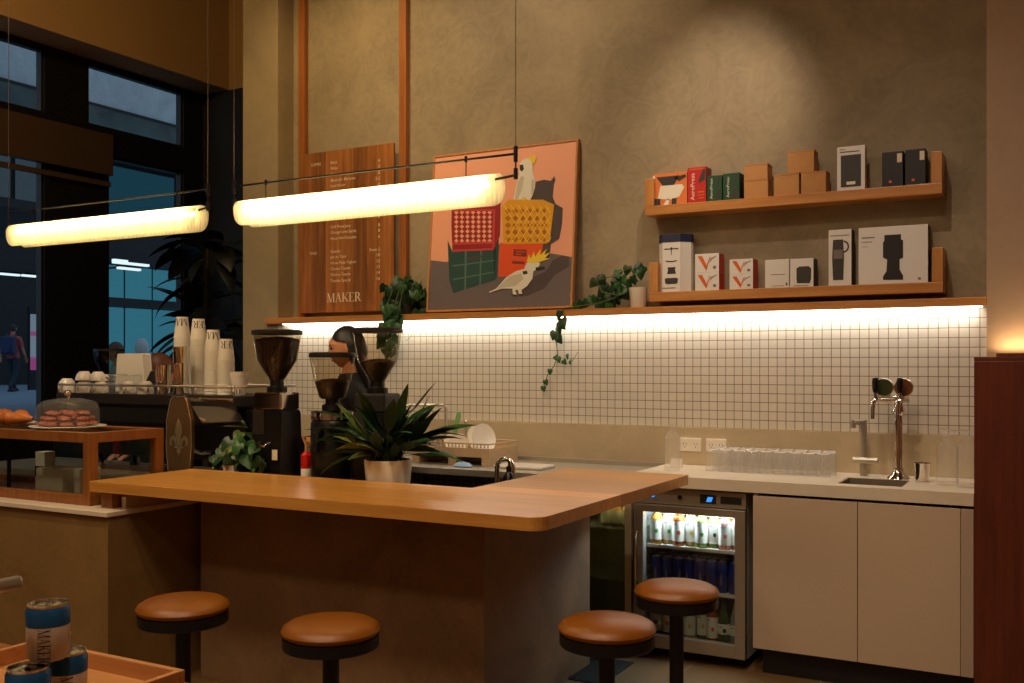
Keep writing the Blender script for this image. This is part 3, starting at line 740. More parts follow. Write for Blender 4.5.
# --- lower shelf
X0, X1 = XY(657.5, YB), XY(688, YB); w = X1-X0; zt = ZY(672, 234, YB); h = zt-ZL
t = thing('brewer_carton', 'tall faceted white carton with a navy lid at the left of lower shelf', 'box', ((X0+X1)/2, YB, ZL))
pl = [(-w/2, .03), (-w/2+.03, 0), (w/2-.045, 0), (w/2, .05), (w/2, .09), (w/2-.03, .125), (-w/2+.03, .125), (-w/2, .09)]
m = MB(); m.prism(pl, 0, h*.86); m.build('carton', 'white_box', t)
m = MB(); m.prism([(a*1.02, (b-.06)*1.03+.06) for a, b in pl], h*.86+.0005, h); m.build('lid', 'navy', t)
decal(t, 'printed_lever', [[(.22, .735), (.25, .755), (.42, .75), (.44, .77), (.48, .77), (.5, .75), (.67, .755), (.7, .735), (.5, .735), (.475, .725), (.47, .64), (.45, .64), (.445, .725), (.42, .735)], [(.26, .545), (.29, .525), (.4, .515), (.52, .515), (.62, .525), (.66, .545), (.5, .535), (.4, .535)], [(.33, .425), (.6, .425), (.58, .385), (.6, .33), (.62, .31), (.31, .31), (.33, .33), (.35, .385)], [(.24, .225), (.3, .24), (.62, .24), (.68, .225), (.66, .15), (.6, .135), (.32, .135), (.26, .15)]], 'dark_grey', w, h)
decal(t, 'printed_line', [R4(.14, .6, .06, .075)], 'grey_ink', w, h)
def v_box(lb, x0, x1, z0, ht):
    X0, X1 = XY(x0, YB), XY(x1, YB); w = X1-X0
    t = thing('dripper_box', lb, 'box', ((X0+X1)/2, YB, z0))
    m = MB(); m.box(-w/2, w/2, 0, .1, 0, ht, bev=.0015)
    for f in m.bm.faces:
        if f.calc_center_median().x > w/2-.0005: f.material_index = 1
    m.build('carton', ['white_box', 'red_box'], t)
    decal(t, 'printed_letter', [[(.12, .88), (.3, .88), (.52, .3), (.47, .1)], [(.47, .1), (.52, .3), (.66, .8), (.62, .82), (.52, .5)]], 'orange_ink', w, ht)
    decal(t, 'printed_swash', [[(.6, .5), (.68, .74), (.9, .88), (.9, .84), (.72, .7)], oval(.82, .26, .07, .09, 10)], 'grey_ink', w, ht, -.0015)
z1, z2 = ZY(708, 272.5, YB), ZY(708, 253.5, YB)
v_box('white dripper carton with orange V, lower one of the left pair', 695, 719, ZL, z1-ZL-.0005); v_box('white dripper carton with orange V, upper one of the left pair', 695, 719, z1, z2-z1)
z1, z2 = ZY(741, 274.5, YB), ZY(741, 259, YB)
v_box('white dripper carton with orange V, lower one of the right pair', 729.5, 753, ZL, z1-ZL-.0005); v_box('white dripper carton with orange V, upper one of the right pair', 729.5, 753, z1, z2-z1)
t, w, h = carton('kettle_box', 'low white carton with a faint grey picture beside the orange V cartons', 765, 789, 259.5, ZL, 'white_box', None, .1)
decal(t, 'printed_picture', [R4(.25, .85, .46, .48), R4(.3, .8, .06, .08), oval(.9, .12, .05, .06, 8)], 'grey_ink', w, h)
t, w, h = carton('cup_box', 'low white carton with a dark round cup pictured on it', 790, 813.5, 258.5, ZL, 'white_box', 'black_box', .1)
decal(t, 'printed_cup', [[(.3, .14), (.28, .3), (.28, .66), (.4, .72), (.8, .72), (.9, .64), (.9, .28), (.84, .12)]], 'dark_grey', w, h); decal(t, 'printed_line', [R4(.15, .8, .04, .06)], 'grey_ink', w, h)
t, w, h = carton('cold_brew_box', 'tall narrow white carton with a black handled jug pictured on it', 828.5, 851.5, 229.5, ZL, 'white_box', 'black_box', .09)
decal(t, 'printed_jug', [[(.2, .1), (.65, .1), (.68, .5), (.64, .82), (.2, .82), (.16, .5)]], 'dark_grey', w, h)
m = MB(); f_ = fr(w, h)
for i in range(10):
    a0, a1 = PI/2-PI*i/10, PI/2-PI*(i+1)/10
    m.face([f_(.66+.24*math.cos(a)*q, .66+.11*math.sin(a)*q+.03, -.0014) for a, q in ((a0, 1), (a1, 1), (a1, .72), (a0, .72))])
m.build('printed_handle', 'dark_grey', t, recalc=False)
decal(t, 'printed_glass', [R4(.22, .62, .48, .64)], 'grey_ink', w, h, -.0018); decal(t, 'printed_line', [R4(.08, .9, .885, .9)], 'grey_ink', w, h)
t, w, h = carton('coffee_brewer_box', 'large white carton with a black coffee brewer pictured on it', 858.5, 928, 226, ZL, 'white_box', 'black_box', .11)
decal(t, 'printed_brewer', [[(.36, .07), (.36, .13), (.41, .22), (.42, .42), (.36, .46), (.36, .72), (.38, .76), (.38, .85), (.62, .85), (.62, .76), (.65, .74), (.65, .44), (.6, .42), (.6, .24), (.65, .13), (.65, .06)]], 'ink', w, h)
decal(t, 'printed_title', [R4(.05, .24, .81, .83)], 'grey_ink', w, h); decal(t, 'printed_line', [R4(.05, .2, .74, .752), R4(.05, .14, .66, .667), R4(.86, .9, .05, .09)], 'grey_ink', w, h)

# ------------------------------------------------------------------ menu board
YM = 5.295
X0, X1 = XY(299.5, YM), XY(393.5, YM); zb, zt = ZY(345, 312, YM), ZY(345, 149, YM)
t = thing('menu_board', 'tall walnut menu board with cream lettering hung over the oak strips', 'menu', (X0, YM, zb))
m = MB(); m.box(0, X1-X0, 0, .018, 0, zt-zb, bev=.001); m.build('board', 'board', t)
def mtxt(nm, body, x, y, th, wpx=None, align='l', lb=None):
    p = pY(x, y, YM); m = MB(); wd = None
    if wpx: wd = XY(x+wpx, YM)-XY(x, YM)
    add_text(m, body, lambda a, b: (p.x-X0+a, -.0012, p.z-zb+b), th, width=wd, align=align); m.build(nm, 'letter', t, recalc=False)
mtxt('section_title', 'COFFEE', 311, 166.5, .018, 10); mtxt('section_title', 'FOOD', 310, 255, .018, 7)
for body, y, wpx, pr in (('Black', 164.2, 7, '4'), ('White', 170, 7, '5'), ('Filter', 176, 7, '6'), ('Batch Brew', 182, 25, '5.5'), ('Iced Brew', 187.5, 15, '6'), ('Hot Tea', 196, 10, '5'), ('Chai', 202, 7, '6'),
                       ('Matcha', 208, 10, '6'), ('Mocha', 214, 9, '6'), ('Tonic', 220, 9, '6'), ('Cold Press Juice', 228.5, 20, '8'), ('Orange Lime Spritz', 234, 26, '8'), ('House Hot Chocolate', 240, 26, '6'),
                       ('Granola', 253, 10, 'from 5'), ('Jam on Toast', 258.5, 16, '10'), ('House Made Yoghurt', 264.5, 26, '12'), ('Cheese Toastie', 270.3, 20, '12'), ('Chicken Toastie', 276.2, 20, '14'), ('Toastie Special', 282.2, 20, '16')):
    mtxt('menu_line', body, 330.5, y, .0195, wpx); mtxt('price', pr, 380, y-2.2, .022, None, 'r')
p = pY(327, 302.5, YM); m = MB(); wd = XY(361.5, YM)-XY(327, YM)
add_serif(m, 'MAKER', lambda a, b: (p.x-X0+a, -.0012, p.z-zb+b), .062, kx=wd/(.062*4.39)); m.build('name_lettering', 'letter', t, recalc=False)

# ------------------------------------------------------------------ painting leaning on the ledge
pbl, pbr = pY(426, 312, 5.235), pY(571.8, 308, 5.235)
PW = pbr.x-pbl.x; PH = 1.003; lean = math.asin(.085/PH)
t = thing('framed_painting', 'large framed painting of two white cockatoos and stacked plastic crates leaning on the ledge', 'painting', (pbl.x, 5.235, 1.7725))
t.rotation_euler = (-lean, 0, 0)
# local frame: x right, z up along the leaning face, y depth
def on_paint(x, y):
    a, b = ray(x); d0 = Vector((a, b, -(y-HZ)/F)); o0 = Vector((0, 0, CAMZ))
    n = Vector((0, math.cos(lean), -math.sin(lean))); q = Vector((pbl.x, 5.235, 1.7725))
    k = (q-o0).dot(n)/d0.dot(n); P_ = o0+d0*k-q
    return P_.x, P_.dot(Vector((0, math.sin(lean), math.cos(lean))))
fw = .012
m = MB()
for a in ((0, fw, 0, PH), (PW-fw, PW, 0, PH), (fw, PW-fw, 0, fw), (fw, PW-fw, PH-fw, PH)): m.box(a[0], a[1], 0, .035, a[2], a[3], bev=.001)
m.build('frame', wood('frame oak', (176, 116, 62), (206, 146, 86), 'Z', .45), t)
m = MB(); m.box(fw, PW-fw, .006, .030, fw, PH-fw); m.build('canvas', PC['peach'], t)
lay = [.0045]
def paint(nm, polys, col, cropxy=None, raw=False):
    """polygons in photo pixels (crop 7 scale when cropxy) laid on the canvas"""
    lay[0] -= .00028; m = MB()
    for p in polys:
        q = []
        for a, b in p:
            if cropxy: a, b = 410+a/3.594, 130+b/3.594
            x, z = on_paint(a, b); x = min(max(x, fw+.001), PW-fw-.001); z = min(max(z, fw+.001), PH-fw-.001); q.append((x, lay[0], z))
        m.face(q)
    m.build(nm, PC[col], t, recalc=False)
K = 1
paint('painted_floor', [[(40, 470), (130, 474), (320, 410), (600, 455), (600, 700), (40, 700)]], 'floor', K)
paint('painted_shadow', [[(440, 225), (452, 185), (480, 178), (505, 182), (518, 165), (522, 180), (516, 195), (512, 240), (522, 265), (548, 280), (545, 340), (535, 390), (505, 410), (500, 460), (470, 470), (440, 400), (420, 250)],
                         [(395, 590), (440, 530), (490, 505), (510, 470), (545, 450), (570, 455), (572, 490), (520, 520), (480, 570), (420, 595)]], 'shadow', K)
paint('painted_green_crate', [[(134, 395), (150, 436), (155, 586), (140, 540)], [(150, 436), (308, 418), (302, 540), (155, 586)], [(300, 400), (318, 395), (312, 530), (302, 540)]], 'teal', K)
paint('painted_green_crate_rim', [[(134, 395), (150, 432), (308, 414), (308, 420), (150, 440)], [(196, 430), (203, 429), (200, 572), (194, 574)], [(252, 424), (258, 423), (253, 556), (248, 558)], [(152, 486), (304, 466), (304, 470), (152, 491)], [(153, 535), (302, 508), (302, 512), (153, 540)]], 'teal2', K)
paint('painted_crate_slot', [[(206, 456), (256, 449), (256, 460), (206, 468)]], 'shadow', K)
paint('painted_orange_crate', [[(322, 405), (478, 408), (470, 470), (430, 520), (316, 528)]], 'orange', K)
paint('painted_crate_mark', [[(372, 428), (418, 430), (418, 455), (370, 452)], [(368, 470), (412, 473), (410, 482), (366, 480)]], 'orange_dk', K)
paint('painted_mark_gap', [[(380, 434), (412, 436), (412, 440), (380, 438)], [(380, 444), (400, 446), (400, 449), (380, 447)]], 'orange', K)
paint('painted_red_crate', [[(150, 250), (325, 240), (322, 380), (300, 432), (152, 436), (148, 340)]], 'red', K)
sl = []
for r in range(7):
    for c in range(7):
        cx, cy = 166+c*20, 296+r*17
        sl.append([(cx-8, cy), (cx, cy-8), (cx+8, cy), (cx, cy+8)])
paint('painted_red_lattice', sl, 'peach', K)
paint('painted_red_rim', [[(150, 284), (306, 284), (306, 292), (150, 292)], [(150, 404), (300, 400), (300, 408), (152, 412)], [(298, 290), (306, 290), (302, 430), (296, 432)], [(150, 430), (300, 424), (300, 432), (152, 437)]], 'red2', K)
paint('painted_yellow_crate', [[(345, 258), (352, 250), (478, 250), (518, 268), (502, 400), (490, 408), (335, 410), (328, 280)]], 'yellow', K)
sl = []
for r in range(5):
    for c in range(6):
        cx, cy = 352+c*26, 292+r*25
        if cx > 500: continue
        sl.append([(cx-11, cy), (cx, cy-11), (cx+11, cy), (cx, cy+11)])
paint('painted_yellow_lattice', sl, 'amber', K)
ln = []
for i in range(7): x = 336+i*25; ln += [[(x, 270), (x+3, 270), (min(x+85, 505), 270+(min(x+85, 505)-x)*1.55), (min(x+82, 502), 270+(min(x+85, 505)-x)*1.55)]]
for i in range(7): x = 340+i*26; ln += [[(x, 402), (x+3, 402), (min(x+83, 508), 402-(min(x+83, 508)-x)*1.5), (min(x+80, 505), 402-(min(x+83, 508)-x)*1.5)]]
paint('painted_yellow_bars', ln, 'yellow2', K)
paint('painted_perched_cockatoo', [[(372, 250), (376, 225), (384, 190), (392, 160), (392, 135), (396, 118), (406, 106), (420, 101), (436, 104), (440, 120), (440, 150), (448, 175), (450, 205), (440, 235), (432, 252), (420, 250), (412, 240), (398, 250)]], 'white', K)
paint('painted_perched_wing', [[(380, 222), (388, 185), (400, 165), (410, 170), (402, 215), (388, 248), (376, 250)], [(436, 175), (446, 180), (446, 215), (436, 235)]], 'white2', K)
paint('painted_perched_crest', [[(420, 102), (446, 90), (454, 98), (448, 118), (438, 122), (434, 108)], [(402, 245), (412, 240), (414, 252), (404, 254)]], 'crest', K)
paint('painted_perched_beak', [[(394, 126), (406, 124), (410, 140), (402, 150), (394, 142)]], 'beak', K)
paint('painted_walking_cockatoo', [[(283, 582), (310, 570), (345, 530), (380, 508), (410, 500), (418, 480), (430, 466), (452, 468), (468, 480), (460, 498), (444, 508), (440, 535), (420, 562), (400, 575), (404, 590), (392, 590), (388, 574), (378, 576), (384, 592), (370, 592), (368, 570), (330, 570), (288, 584)]], 'white', K)
paint('painted_walking_wing', [[(330, 552), (360, 525), (400, 515), (408, 535), (380, 560), (340, 566), (310, 574)]], 'white2', K)
paint('painted_walking_crest', [[(420, 472), (428, 446), (434, 462), (446, 436), (450, 456), (470, 428), (468, 450), (494, 426), (482, 448), (505, 440), (486, 460), (504, 462), (466, 474), (440, 478)]], 'crest', K)
paint('painted_walking_beak', [[(404, 508), (420, 506), (424, 516), (408, 520)], [(452, 494), (484, 490), (484, 496), (452, 502)], [(366, 590), (384, 592), (380, 597), (364, 595)], [(390, 589), (408, 589), (404, 594), (392, 594)]], 'beak', K)

# ------------------------------------------------------------------ plants on the ledge
def planter(mb_pot, r, h): mb_pot.lathe([(r*.8, 0), (r*.84, .004), (r, h), (r*.93, h), (r*.9, h-.02), (0.001, h-.02)], seg=28, cap=False)
a = pY(405, 312, 5.255)
t = thing('potted_pothos', 'bushy green pothos trailing over the ledge between menu board and painting', 'plant', (a.x, 5.27, 1.7607))
m = MB(); planter(m, .06, .10); m.build('pot', 'charcoal', t)
m = MB(); rr = random.Random(3)
for i in range(120):
    ang = rr.uniform(0, 2*PI); q = rr.random(); R0 = .15*math.sqrt(rr.random())
    zz = .27-.04*q-R0*.7 if rr.random() < .5 else rr.uniform(-.02, .21)
    x, y = R0*math.cos(ang), min(R0*math.sin(ang)*.55-.02, .04)
    heart(m, (x, y, zz), rr.uniform(-1.1, 1.1), rr.uniform(-.5, .35), rr.uniform(.045, .065), 0 if rr.random() < .7 else 1, rr.uniform(-.7, .7))
for i in range(34):
    q = i/34; x = rr.uniform(-.10, .06)-(.03 if q > .6 else 0); y = -.125-rr.random()*.03
    heart(m, (x*(1-.35*q), y, .06-q*.30), rr.uniform(-.8, .8), rr.uniform(-.3, .3), rr.uniform(.05, .075), 0 if rr.random() < .5 else 1, rr.uniform(-.6, .6))
m.build('foliage', ['leaf', 'leaf_mid'], t, recalc=False)
m = MB()
for sx in (-.05, 0, .03): m.tube([(sx*.5, 0, .09), (sx, -.08, .16), (sx*1.2, -.125, .06), (sx, -.13, -.1), (sx*.8, -.13, -.22)], .003, 6)
m.tube([(.03, -.12, .0), (.07, -.14, -.12), (.10, -.14, -.17), (.145, -.14, -.13)], .002, 6)
m.build('stems', 'stem', t)
a = pY(638, 306, 5.26)
t = thing('potted_pothos', 'pothos in a small white pot on the ledge with a vine hanging down the tiles', 'plant', (a.x, 5.262, 1.7607))
m = MB(); planter(m, .052, .115); m.build('pot', 'pot', t)
m = MB(); m.lathe([(.001, .094), (.045, .094)], seg=20, cap=False); m.build('soil', 'soil', t)
m = MB(); st = MB()
def L2(x, y, Y=5.19):
    q = pY(x, y, Y); return Vector((q.x-a.x, q.y-5.262, q.z-1.7607))
for i in range(34):
    q = i/33; px_ = 598+ (1-q)*18 + rr.uniform(-6, 12); py_ = rr.uniform(276, 304)
    heart(m, L2(px_, py_, rr.uniform(5.2, 5.3)), rr.uniform(-1, 1), rr.uniform(-.4, .4), rr.uniform(.045, .07), 0 if rr.random() < .65 else 1, rr.uniform(-.9, .9))
for px_, py_ in ((596, 280), (600, 276), (618, 270), (628, 266), (634, 268), (640, 270), (622, 276), (632, 276), (612, 282), (588, 300), (582, 301), (576, 303), (592, 296), (604, 290), (644, 266), (637, 264)):
    heart(m, L2(px_, py_, 5.23), rr.uniform(-1, 1), rr.uniform(-.5, .3), .055, rr.randint(0, 1), rr.uniform(-1, 1))
vine = [(620, 296), (600, 303), (580, 306), (565, 308), (559, 316), (557, 330), (556, 342), (558, 355), (554, 366), (548, 374), (544, 385)]
for (px_, py_) in ((560, 311), (562, 318), (558, 327), (555, 331), (559, 322), (557, 336), (558, 357), (550, 369), (543, 386), (567, 354), (563, 360), (570, 360), (545, 380), (555, 356)):
    heart(m, L2(px_, py_, 5.155), rr.uniform(-.6, .6), rr.uniform(-.3, .2), .055 if py_ < 350 else .034, 1 if py_ > 345 else 0, rr.uniform(-.7, .7))
st.tube([L2(x, y, 5.20 if y < 305 else 5.157) for x, y in vine], .0028, 6)
st.tube([L2(x, y, 5.157) for x, y in ((557, 362), (564, 364), (572, 362), (576, 355), (578, 352))], .0018, 6)
st.tube([L2(638, 282, 5.26), L2(630, 268, 5.22), L2(612, 276, 5.22), L2(597, 281, 5.22), L2(602, 292, 5.2), L2(620, 296, 5.2)], .003, 6)
m.build('foliage', ['leaf', 'leaf_mid'], t, recalc=False); st.build('stems', 'stem', t)
# ================================================================== BAR AND COUNTERS
BZ = .93; BX0, BX1, BY0, BY1 = -3.74, -1.512, 2.945, 4.45      # bar top extents
r_ = .06
arc = [(BX1-r_+r_*math.cos(a), BY0+r_-r_*math.cos(a-PI/2+PI/2)*0-r_*math.sin(PI/2-a)*0) for a in ()]
arc = [(BX1-r_+r_*math.sin(a), BY0+r_-r_*math.cos(a)) for a in [i*PI/2/6 for i in range(7)]]
poly = [(BX0, BY0)] + arc + [(BX1, BY1), (-2.135, BY1), (-2.135, 3.54), (BX0, 3.54)]
t = thing('oak_counter', 'long L-shaped oak bar top with a rounded front corner', 'counter', (0, 0, BZ-.046))
m = MB(); m.prism(poly, 0, .046)
es = [e for e in m.bm.edges if all(abs(v.co.z-.046) < 1e-5 for v in e.verts)]
bmesh.ops.bevel(m.bm, geom=es, offset=.002, segments=2, profile=.5, affect='EDGES')
m.build('top_board', 'oak_top', t)
m = MB(); m.box(-3.715, -3.645, 2.985, 3.045, -.0735, -.0005, bev=.002); m.build('support_block', 'oak_case', t)
t = thing('cement_counter', 'cement rendered bar front under the oak top', 'counter', (0, 0, 0))
m = MB(); m.prism([(-3.50, 3.362), (-1.972, 3.362), (-1.972, 4.36), (-2.12, 4.36), (-2.12, 3.50), (-3.50, 3.50)], 0, BZ-.047); m.build('base_body', 'concrete', t)
t = thing('service_counter', 'cement counter with a pale stone slab under the pastry case', 'counter', (0, 0, 0))
m = MB(); m.box(-6.0, -3.566, 2.90, 3.52, 0, .789); m.build('base_body', 'concrete_light', t)
m = MB(); m.box(-6.0, -3.555, 2.885, 3.53, .79, .81, bev=.002); m.build('stone_slab', 'stone', t)
m = MB(); m.box(-3.625, -3.60, 3.02, 3.5, .8105, .86, bev=.002); o = m.build('stone_upstand', 'stone', t)

# stools --------------------------------------------------------------
def make_stool(lb, loc):
    t = thing('bar_stool', lb, 'stool', loc)
    R0 = .153
    m = MB(); m.lathe([(.02, .592), (R0-.008, .592), (R0-.001, .598), (R0+.002, .608), (R0-.004, .620), (R0-.022, .631), (R0-.06, .639), (.06, .644), (.001, .645)], seg=48, cap=False); m.build('seat_cushion', 'leather', t)
    m = MB(); m.lathe([(.001, .553), (R0-.006, .553), (R0-.002, .557), (R0-.002, .5915), (.001, .5915)], seg=48, cap=False); m.build('seat_ring', 'black_metal', t)
    m = MB(); m.lathe([(.026, .012), (.026, .535), (.045, .5525)], seg=24); m.build('post', 'black_metal', t)
    m = MB(); m.lathe([(.001, 0), (.13, 0), (.13, .006), (.12, .011), (.001, .0115)], seg=40, cap=False); m.build('floor_plate', 'black_metal', t)
    return t
s0 = make_stool('leftmost round tan leather bar stool, standing alone by the cement corner', (-2.645, 2.46, 0))
dup(s0, (-2.012, 2.475, 0), .4, 'round tan leather bar stool in front of the middle of the bar')
dup(s0, (-1.256, 2.91, 0), 1.1, 'round tan leather bar stool in front of the bar corner, nearest to the right end')
dup(s0, (-1.234, 3.50, 0), 2, 'round tan leather bar stool directly in front of the glass door fridge')

# pastry case ---------------------------------------------------------
cx1 = -3.79; cw = 1.35; cd = .42; ch = .325; bw = .045
t = thing('pastry_case', 'oak framed glass pastry case on the stone slab at the left', 'display case', (cx1-cw, 2.985, .8105))
def fbar(nm, a, mt='oak_case'): m = MB(); m.box(*a, bev=.002); return m.build(nm, mt, t)
for x in (0, cw-bw):
    for y in (0, cd-bw): fbar('corner_post', (x, x+bw, y, y+bw, bw, ch-bw))
for y in (0, cd-bw):
    fbar('rail', (0, cw, y, y+bw, 0, bw-.0003)); fbar('rail', (0, cw, y, y+bw, ch-bw+.0003, ch))
for x in (0, cw-bw):
    fbar('rail', (x, x+bw, bw, cd-bw, 0, bw-.0003)); fbar('rail', (x, x+bw, bw, cd-bw, ch-bw+.0003, ch))
m = MB(); m.box(bw, cw-bw, bw, cd-bw, .005, .012); m.build('floor_panel', 'oak_case', t)
m = MB(); m.box(bw+.0005, cw-bw-.0005, bw+.0005, cd-bw-.0005, ch-.012, ch-.004); m.build('top_glass', 'pane', t)
m = MB(); m.box(bw+.0005, cw-bw-.0005, .016, .022, bw+.0005, ch-bw-.0005); m.build('front_glass', 'pane', t)
m = MB(); m.box(cw-.028, cw-.022, bw+.0005, cd-bw-.0005, bw+.0005, ch-bw-.0005); m.build('side_glass', 'pane', t)
m = MB(); m.box(cw-.62, cw-.605, .024, .036, bw, ch-bw); m.build('hinge_bar', 'black_metal', t)
# things inside the case
def bag_stack(x, lb, hgt, w, dz=0, mt='paper2'):
    tt = thing('paper_bag_stack', lb, 'bags', (x, 3.17, .8235))
    m = MB(); m.box(-w/2, w/2, -.06, .06, 0, hgt, bev=.004); m.build('bags', mt, tt)
bag_stack(-4.24, 'cream stack of paper bags seen through the glass of the pastry case', .12, .19)
bag_stack(-4.04, 'narrow upright paper box at the right inside the pastry case', .13, .04)
tt = thing('napkin_holder', 'small white napkin holder left inside the pastry case', 'napkin holder', (-4.39, 3.20, .8235))
m = MB(); m.box(-.035, .035, -.03, .03, 0, .19, bev=.003); m.build('holder', 'paper', tt); m = MB(); m.box(-.036, .036, -.0315, -.0305, .07, .12); m.build('slot', 'charcoal', tt)
# plate with croissants
ct = .8105+ch
def plate(m, r, h=.012, mi=0): m.lathe([(.001, 0), (r*.6, 0), (r*.62, .003), (r, h), (r*.985, h+.002), (r*.6, .006), (.001, .005)], seg=40, cap=False, mi=mi)
def XYp(x, Y): return XY(x, Y)
tp = thing('serving_plate', 'white plate of croissants at the left edge on the pastry case', 'plate', (XY(4, 3.19), 3.19, ct+.0005))
m = MB(); plate(m, .155); m.build('plate', 'white', tp)
def croissant(lb, loc, rz, s=1):
    t = thing('croissant', lb, 'pastry', loc, rz); m = MB(); pts, rs = [], []
    for i in range(15):
        a = -1.1+2.2*i/14; pts.append((math.sin(a)*.07*s, -math.cos(a)*.05*s+.03, .03*s*(1-.25*abs(a)))); k = 1-abs(i-7)/7.6
        rs.append((.008+.024*k)*s*(1+.16*(i % 2)))
    m.tube(pts, rs, 14, 0, flat=.9); m.build('pastry', 'pastry', t)
for i, (x, Y, rz, lb) in enumerate(((-8, 3.16, .3, 'croissant at the very left edge of the plate, cut by the frame'), (12, 3.11, .5, 'front croissant of the plate on the pastry case'), (27, 3.20, -.3, 'croissant nearest to the glass dome'), (4, 3.27, .9, 'rear croissant of the plate on the pastry case'))):
    croissant(lb, (XY(x, Y), Y, ct+.0105), rz, 1.15)
# cloche with cookies
cc = (XY(68, 3.17), 3.17, ct+.0005)
tp = thing('serving_plate', 'white plate under the glass dome on the pastry case', 'plate', cc)
m = MB(); plate(m, .175); m.build('plate', 'white', tp)
tg = thing('glass_dome', 'glass cake dome with a round knob over the nut cookies', 'cloche', (cc[0], cc[1], ct+.016))
m = MB(); m.lathe([(.142, 0), (.142, .075), (.135, .098), (.11, .116), (.06, .127), (.012, .130)], seg=48, cap=False); m.build('dome', 'glass', tg)
m = MB(); m.lathe([(.008, .128), (.007, .138), (.016, .146), (.019, .156), (.014, .166), (.001, .169)], seg=20, cap=False); m.build('knob', 'chrome', tg)
rr = random.Random(5); n = 0
for lay_, (R0, num) in enumerate(((.105, 9), (.045, 4), (.095, 8), (.035, 3), (.075, 6), (.02, 1))):
    for i in range(num):
        a = 2*PI*i/num+lay_*.4
        tc_ = thing('nut_cookie', 'nut cookie in the heap under the glass dome', 'cookie', (cc[0]+R0*math.cos(a), cc[1]+R0*math.sin(a), ct+.016+(lay_//2)*.024), rr.uniform(0, 3), 'nut cookies under the glass dome')
        m = MB(); m.lathe([(.001, 0), (.026, 0), (.031, .007), (.026, .016), (.012, .02), (.001, .021)], seg=14, cap=False); 
        for v in m.bm.verts: v.co += Vector((rr.uniform(-1, 1), rr.uniform(-1, 1), rr.uniform(0, .6)))*.003
        m.build('cookie', 'cookie', tc_)
        m = MB()
        for q in range(7): b = rr.uniform(0, 6.28); rad = rr.uniform(0, .02); m.ball((rad*math.cos(b), rad*math.sin(b), .019), .005, 0, 1.6, 1, .6, 6)
        o = m.build('nuts', 'beans', tc_); o['kind'] = 'stuff'

# ================================================================== EQUIPMENT COUNTER BEHIND THE BAR
EZ = .86
t = thing('equipment_counter', 'dark steel topped counter behind the bar carrying the espresso machine and grinders', 'counter', (0, 0, 0))
m = MB(); m.box(-5.6, -3.62, 3.56, 4.12, 0, EZ-.03); m.box(-3.62, -2.45, 3.56, 3.93, 0, EZ-.03); m.build('cabinet', 'black_metal', t)
m = MB(); m.box(-5.6, -3.62, 3.545, 4.13, EZ-.03, EZ, bev=.001); m.box(-3.62, -2.45, 3.545, 3.94, EZ-.03, EZ, bev=.001); m.build('steel_top', 'steel_dull', t)
# espresso machine
mx0, mx1 = XY(57, 3.64), -3.555; my0, my1 = 3.63, 4.10; TZ = 1.286
t = thing('espresso_machine', 'long black and stainless espresso machine seen from behind', 'coffee machine', (mx0, my0, EZ+.0005)); W_ = mx1-mx0; D_ = my1-my0; H_ = TZ-EZ
m = MB(); m.box(.02, W_-.02, .10, D_, .09, H_-.07, bev=.01); m.build('body', 'black_metal', t)
m = MB(); m.prism([(-.006, H_-.018), (.12, H_-.185), (.128, H_-.18), (.004, H_-.010)], XY(190, 3.64)-mx0, W_-.005, fn=lambda a, b, h: (h, a, b)); m.build('polished_panel', 'chrome', t)
m = MB(); m.prism([(.05, H_-.075), (.13, H_-.205), (.145, H_-.20), (.07, H_-.055), (.05, H_-.055)], .02, XY(188, 3.64)-mx0, fn=lambda a, b, h: (h, a, b)); m.build('back_panel', 'black_metal', t)
m = MB(); m.box(0, W_, 0.004, D_, H_-.053, H_-.0005, bev=.004); m.build('cup_tray', 'charcoal', t)
m = MB()
for y in (.012, D_-.012): m.tube([(.01, y, H_+.045), (W_-.01, y, H_+.045)], .006, 8)
for x in (.01, W_-.01): m.tube([(x, .012, H_+.045), (x, D_-.012, H_+.045)], .006, 8)
m.build('cup_rail', 'steel', t)
for i in range(6):
    x = .012+(W_-.024)*i/5; m = MB(); m.tube([(x, .012, H_), (x, .012, H_+.041)], .005, 8); m.build('rail_post', 'steel', t)
for x in (.18, W_-.18):
    for y in (.15, D_-.08):
        m = MB(); m.lathe([(.03, 0), (.03, .02), (.022, .03), (.022, .095)], (x, y, 0), 16); m.build('foot', 'black_plastic', t)
for i in range(3):
    x = .35+.35*i; m = MB(); m.lathe([(.035, .12), (.035, .19), (.045, .2), (.045, .215)], (x, D_+.05, 0), 20); m.tube([(x, D_+.05, .15), (x, D_+.2, .14)], .012, 8); m.build('group_head', 'chrome', t)
m = MB()
for i, yy in ((0, .05), (1, .09)):
    m.tube([(W_*.62, .085+.01*i, .19-.03*i), (W_*.8, .055, .13), (W_*.93, .06, .15+.02*i)], .010, 8)
m.tube([(W_*.66, .05, .20), (W_*.645, .04, .1), (W_*.62, .05, .04)], .007, 8); m.build('steam_pipe', 'chrome', t)

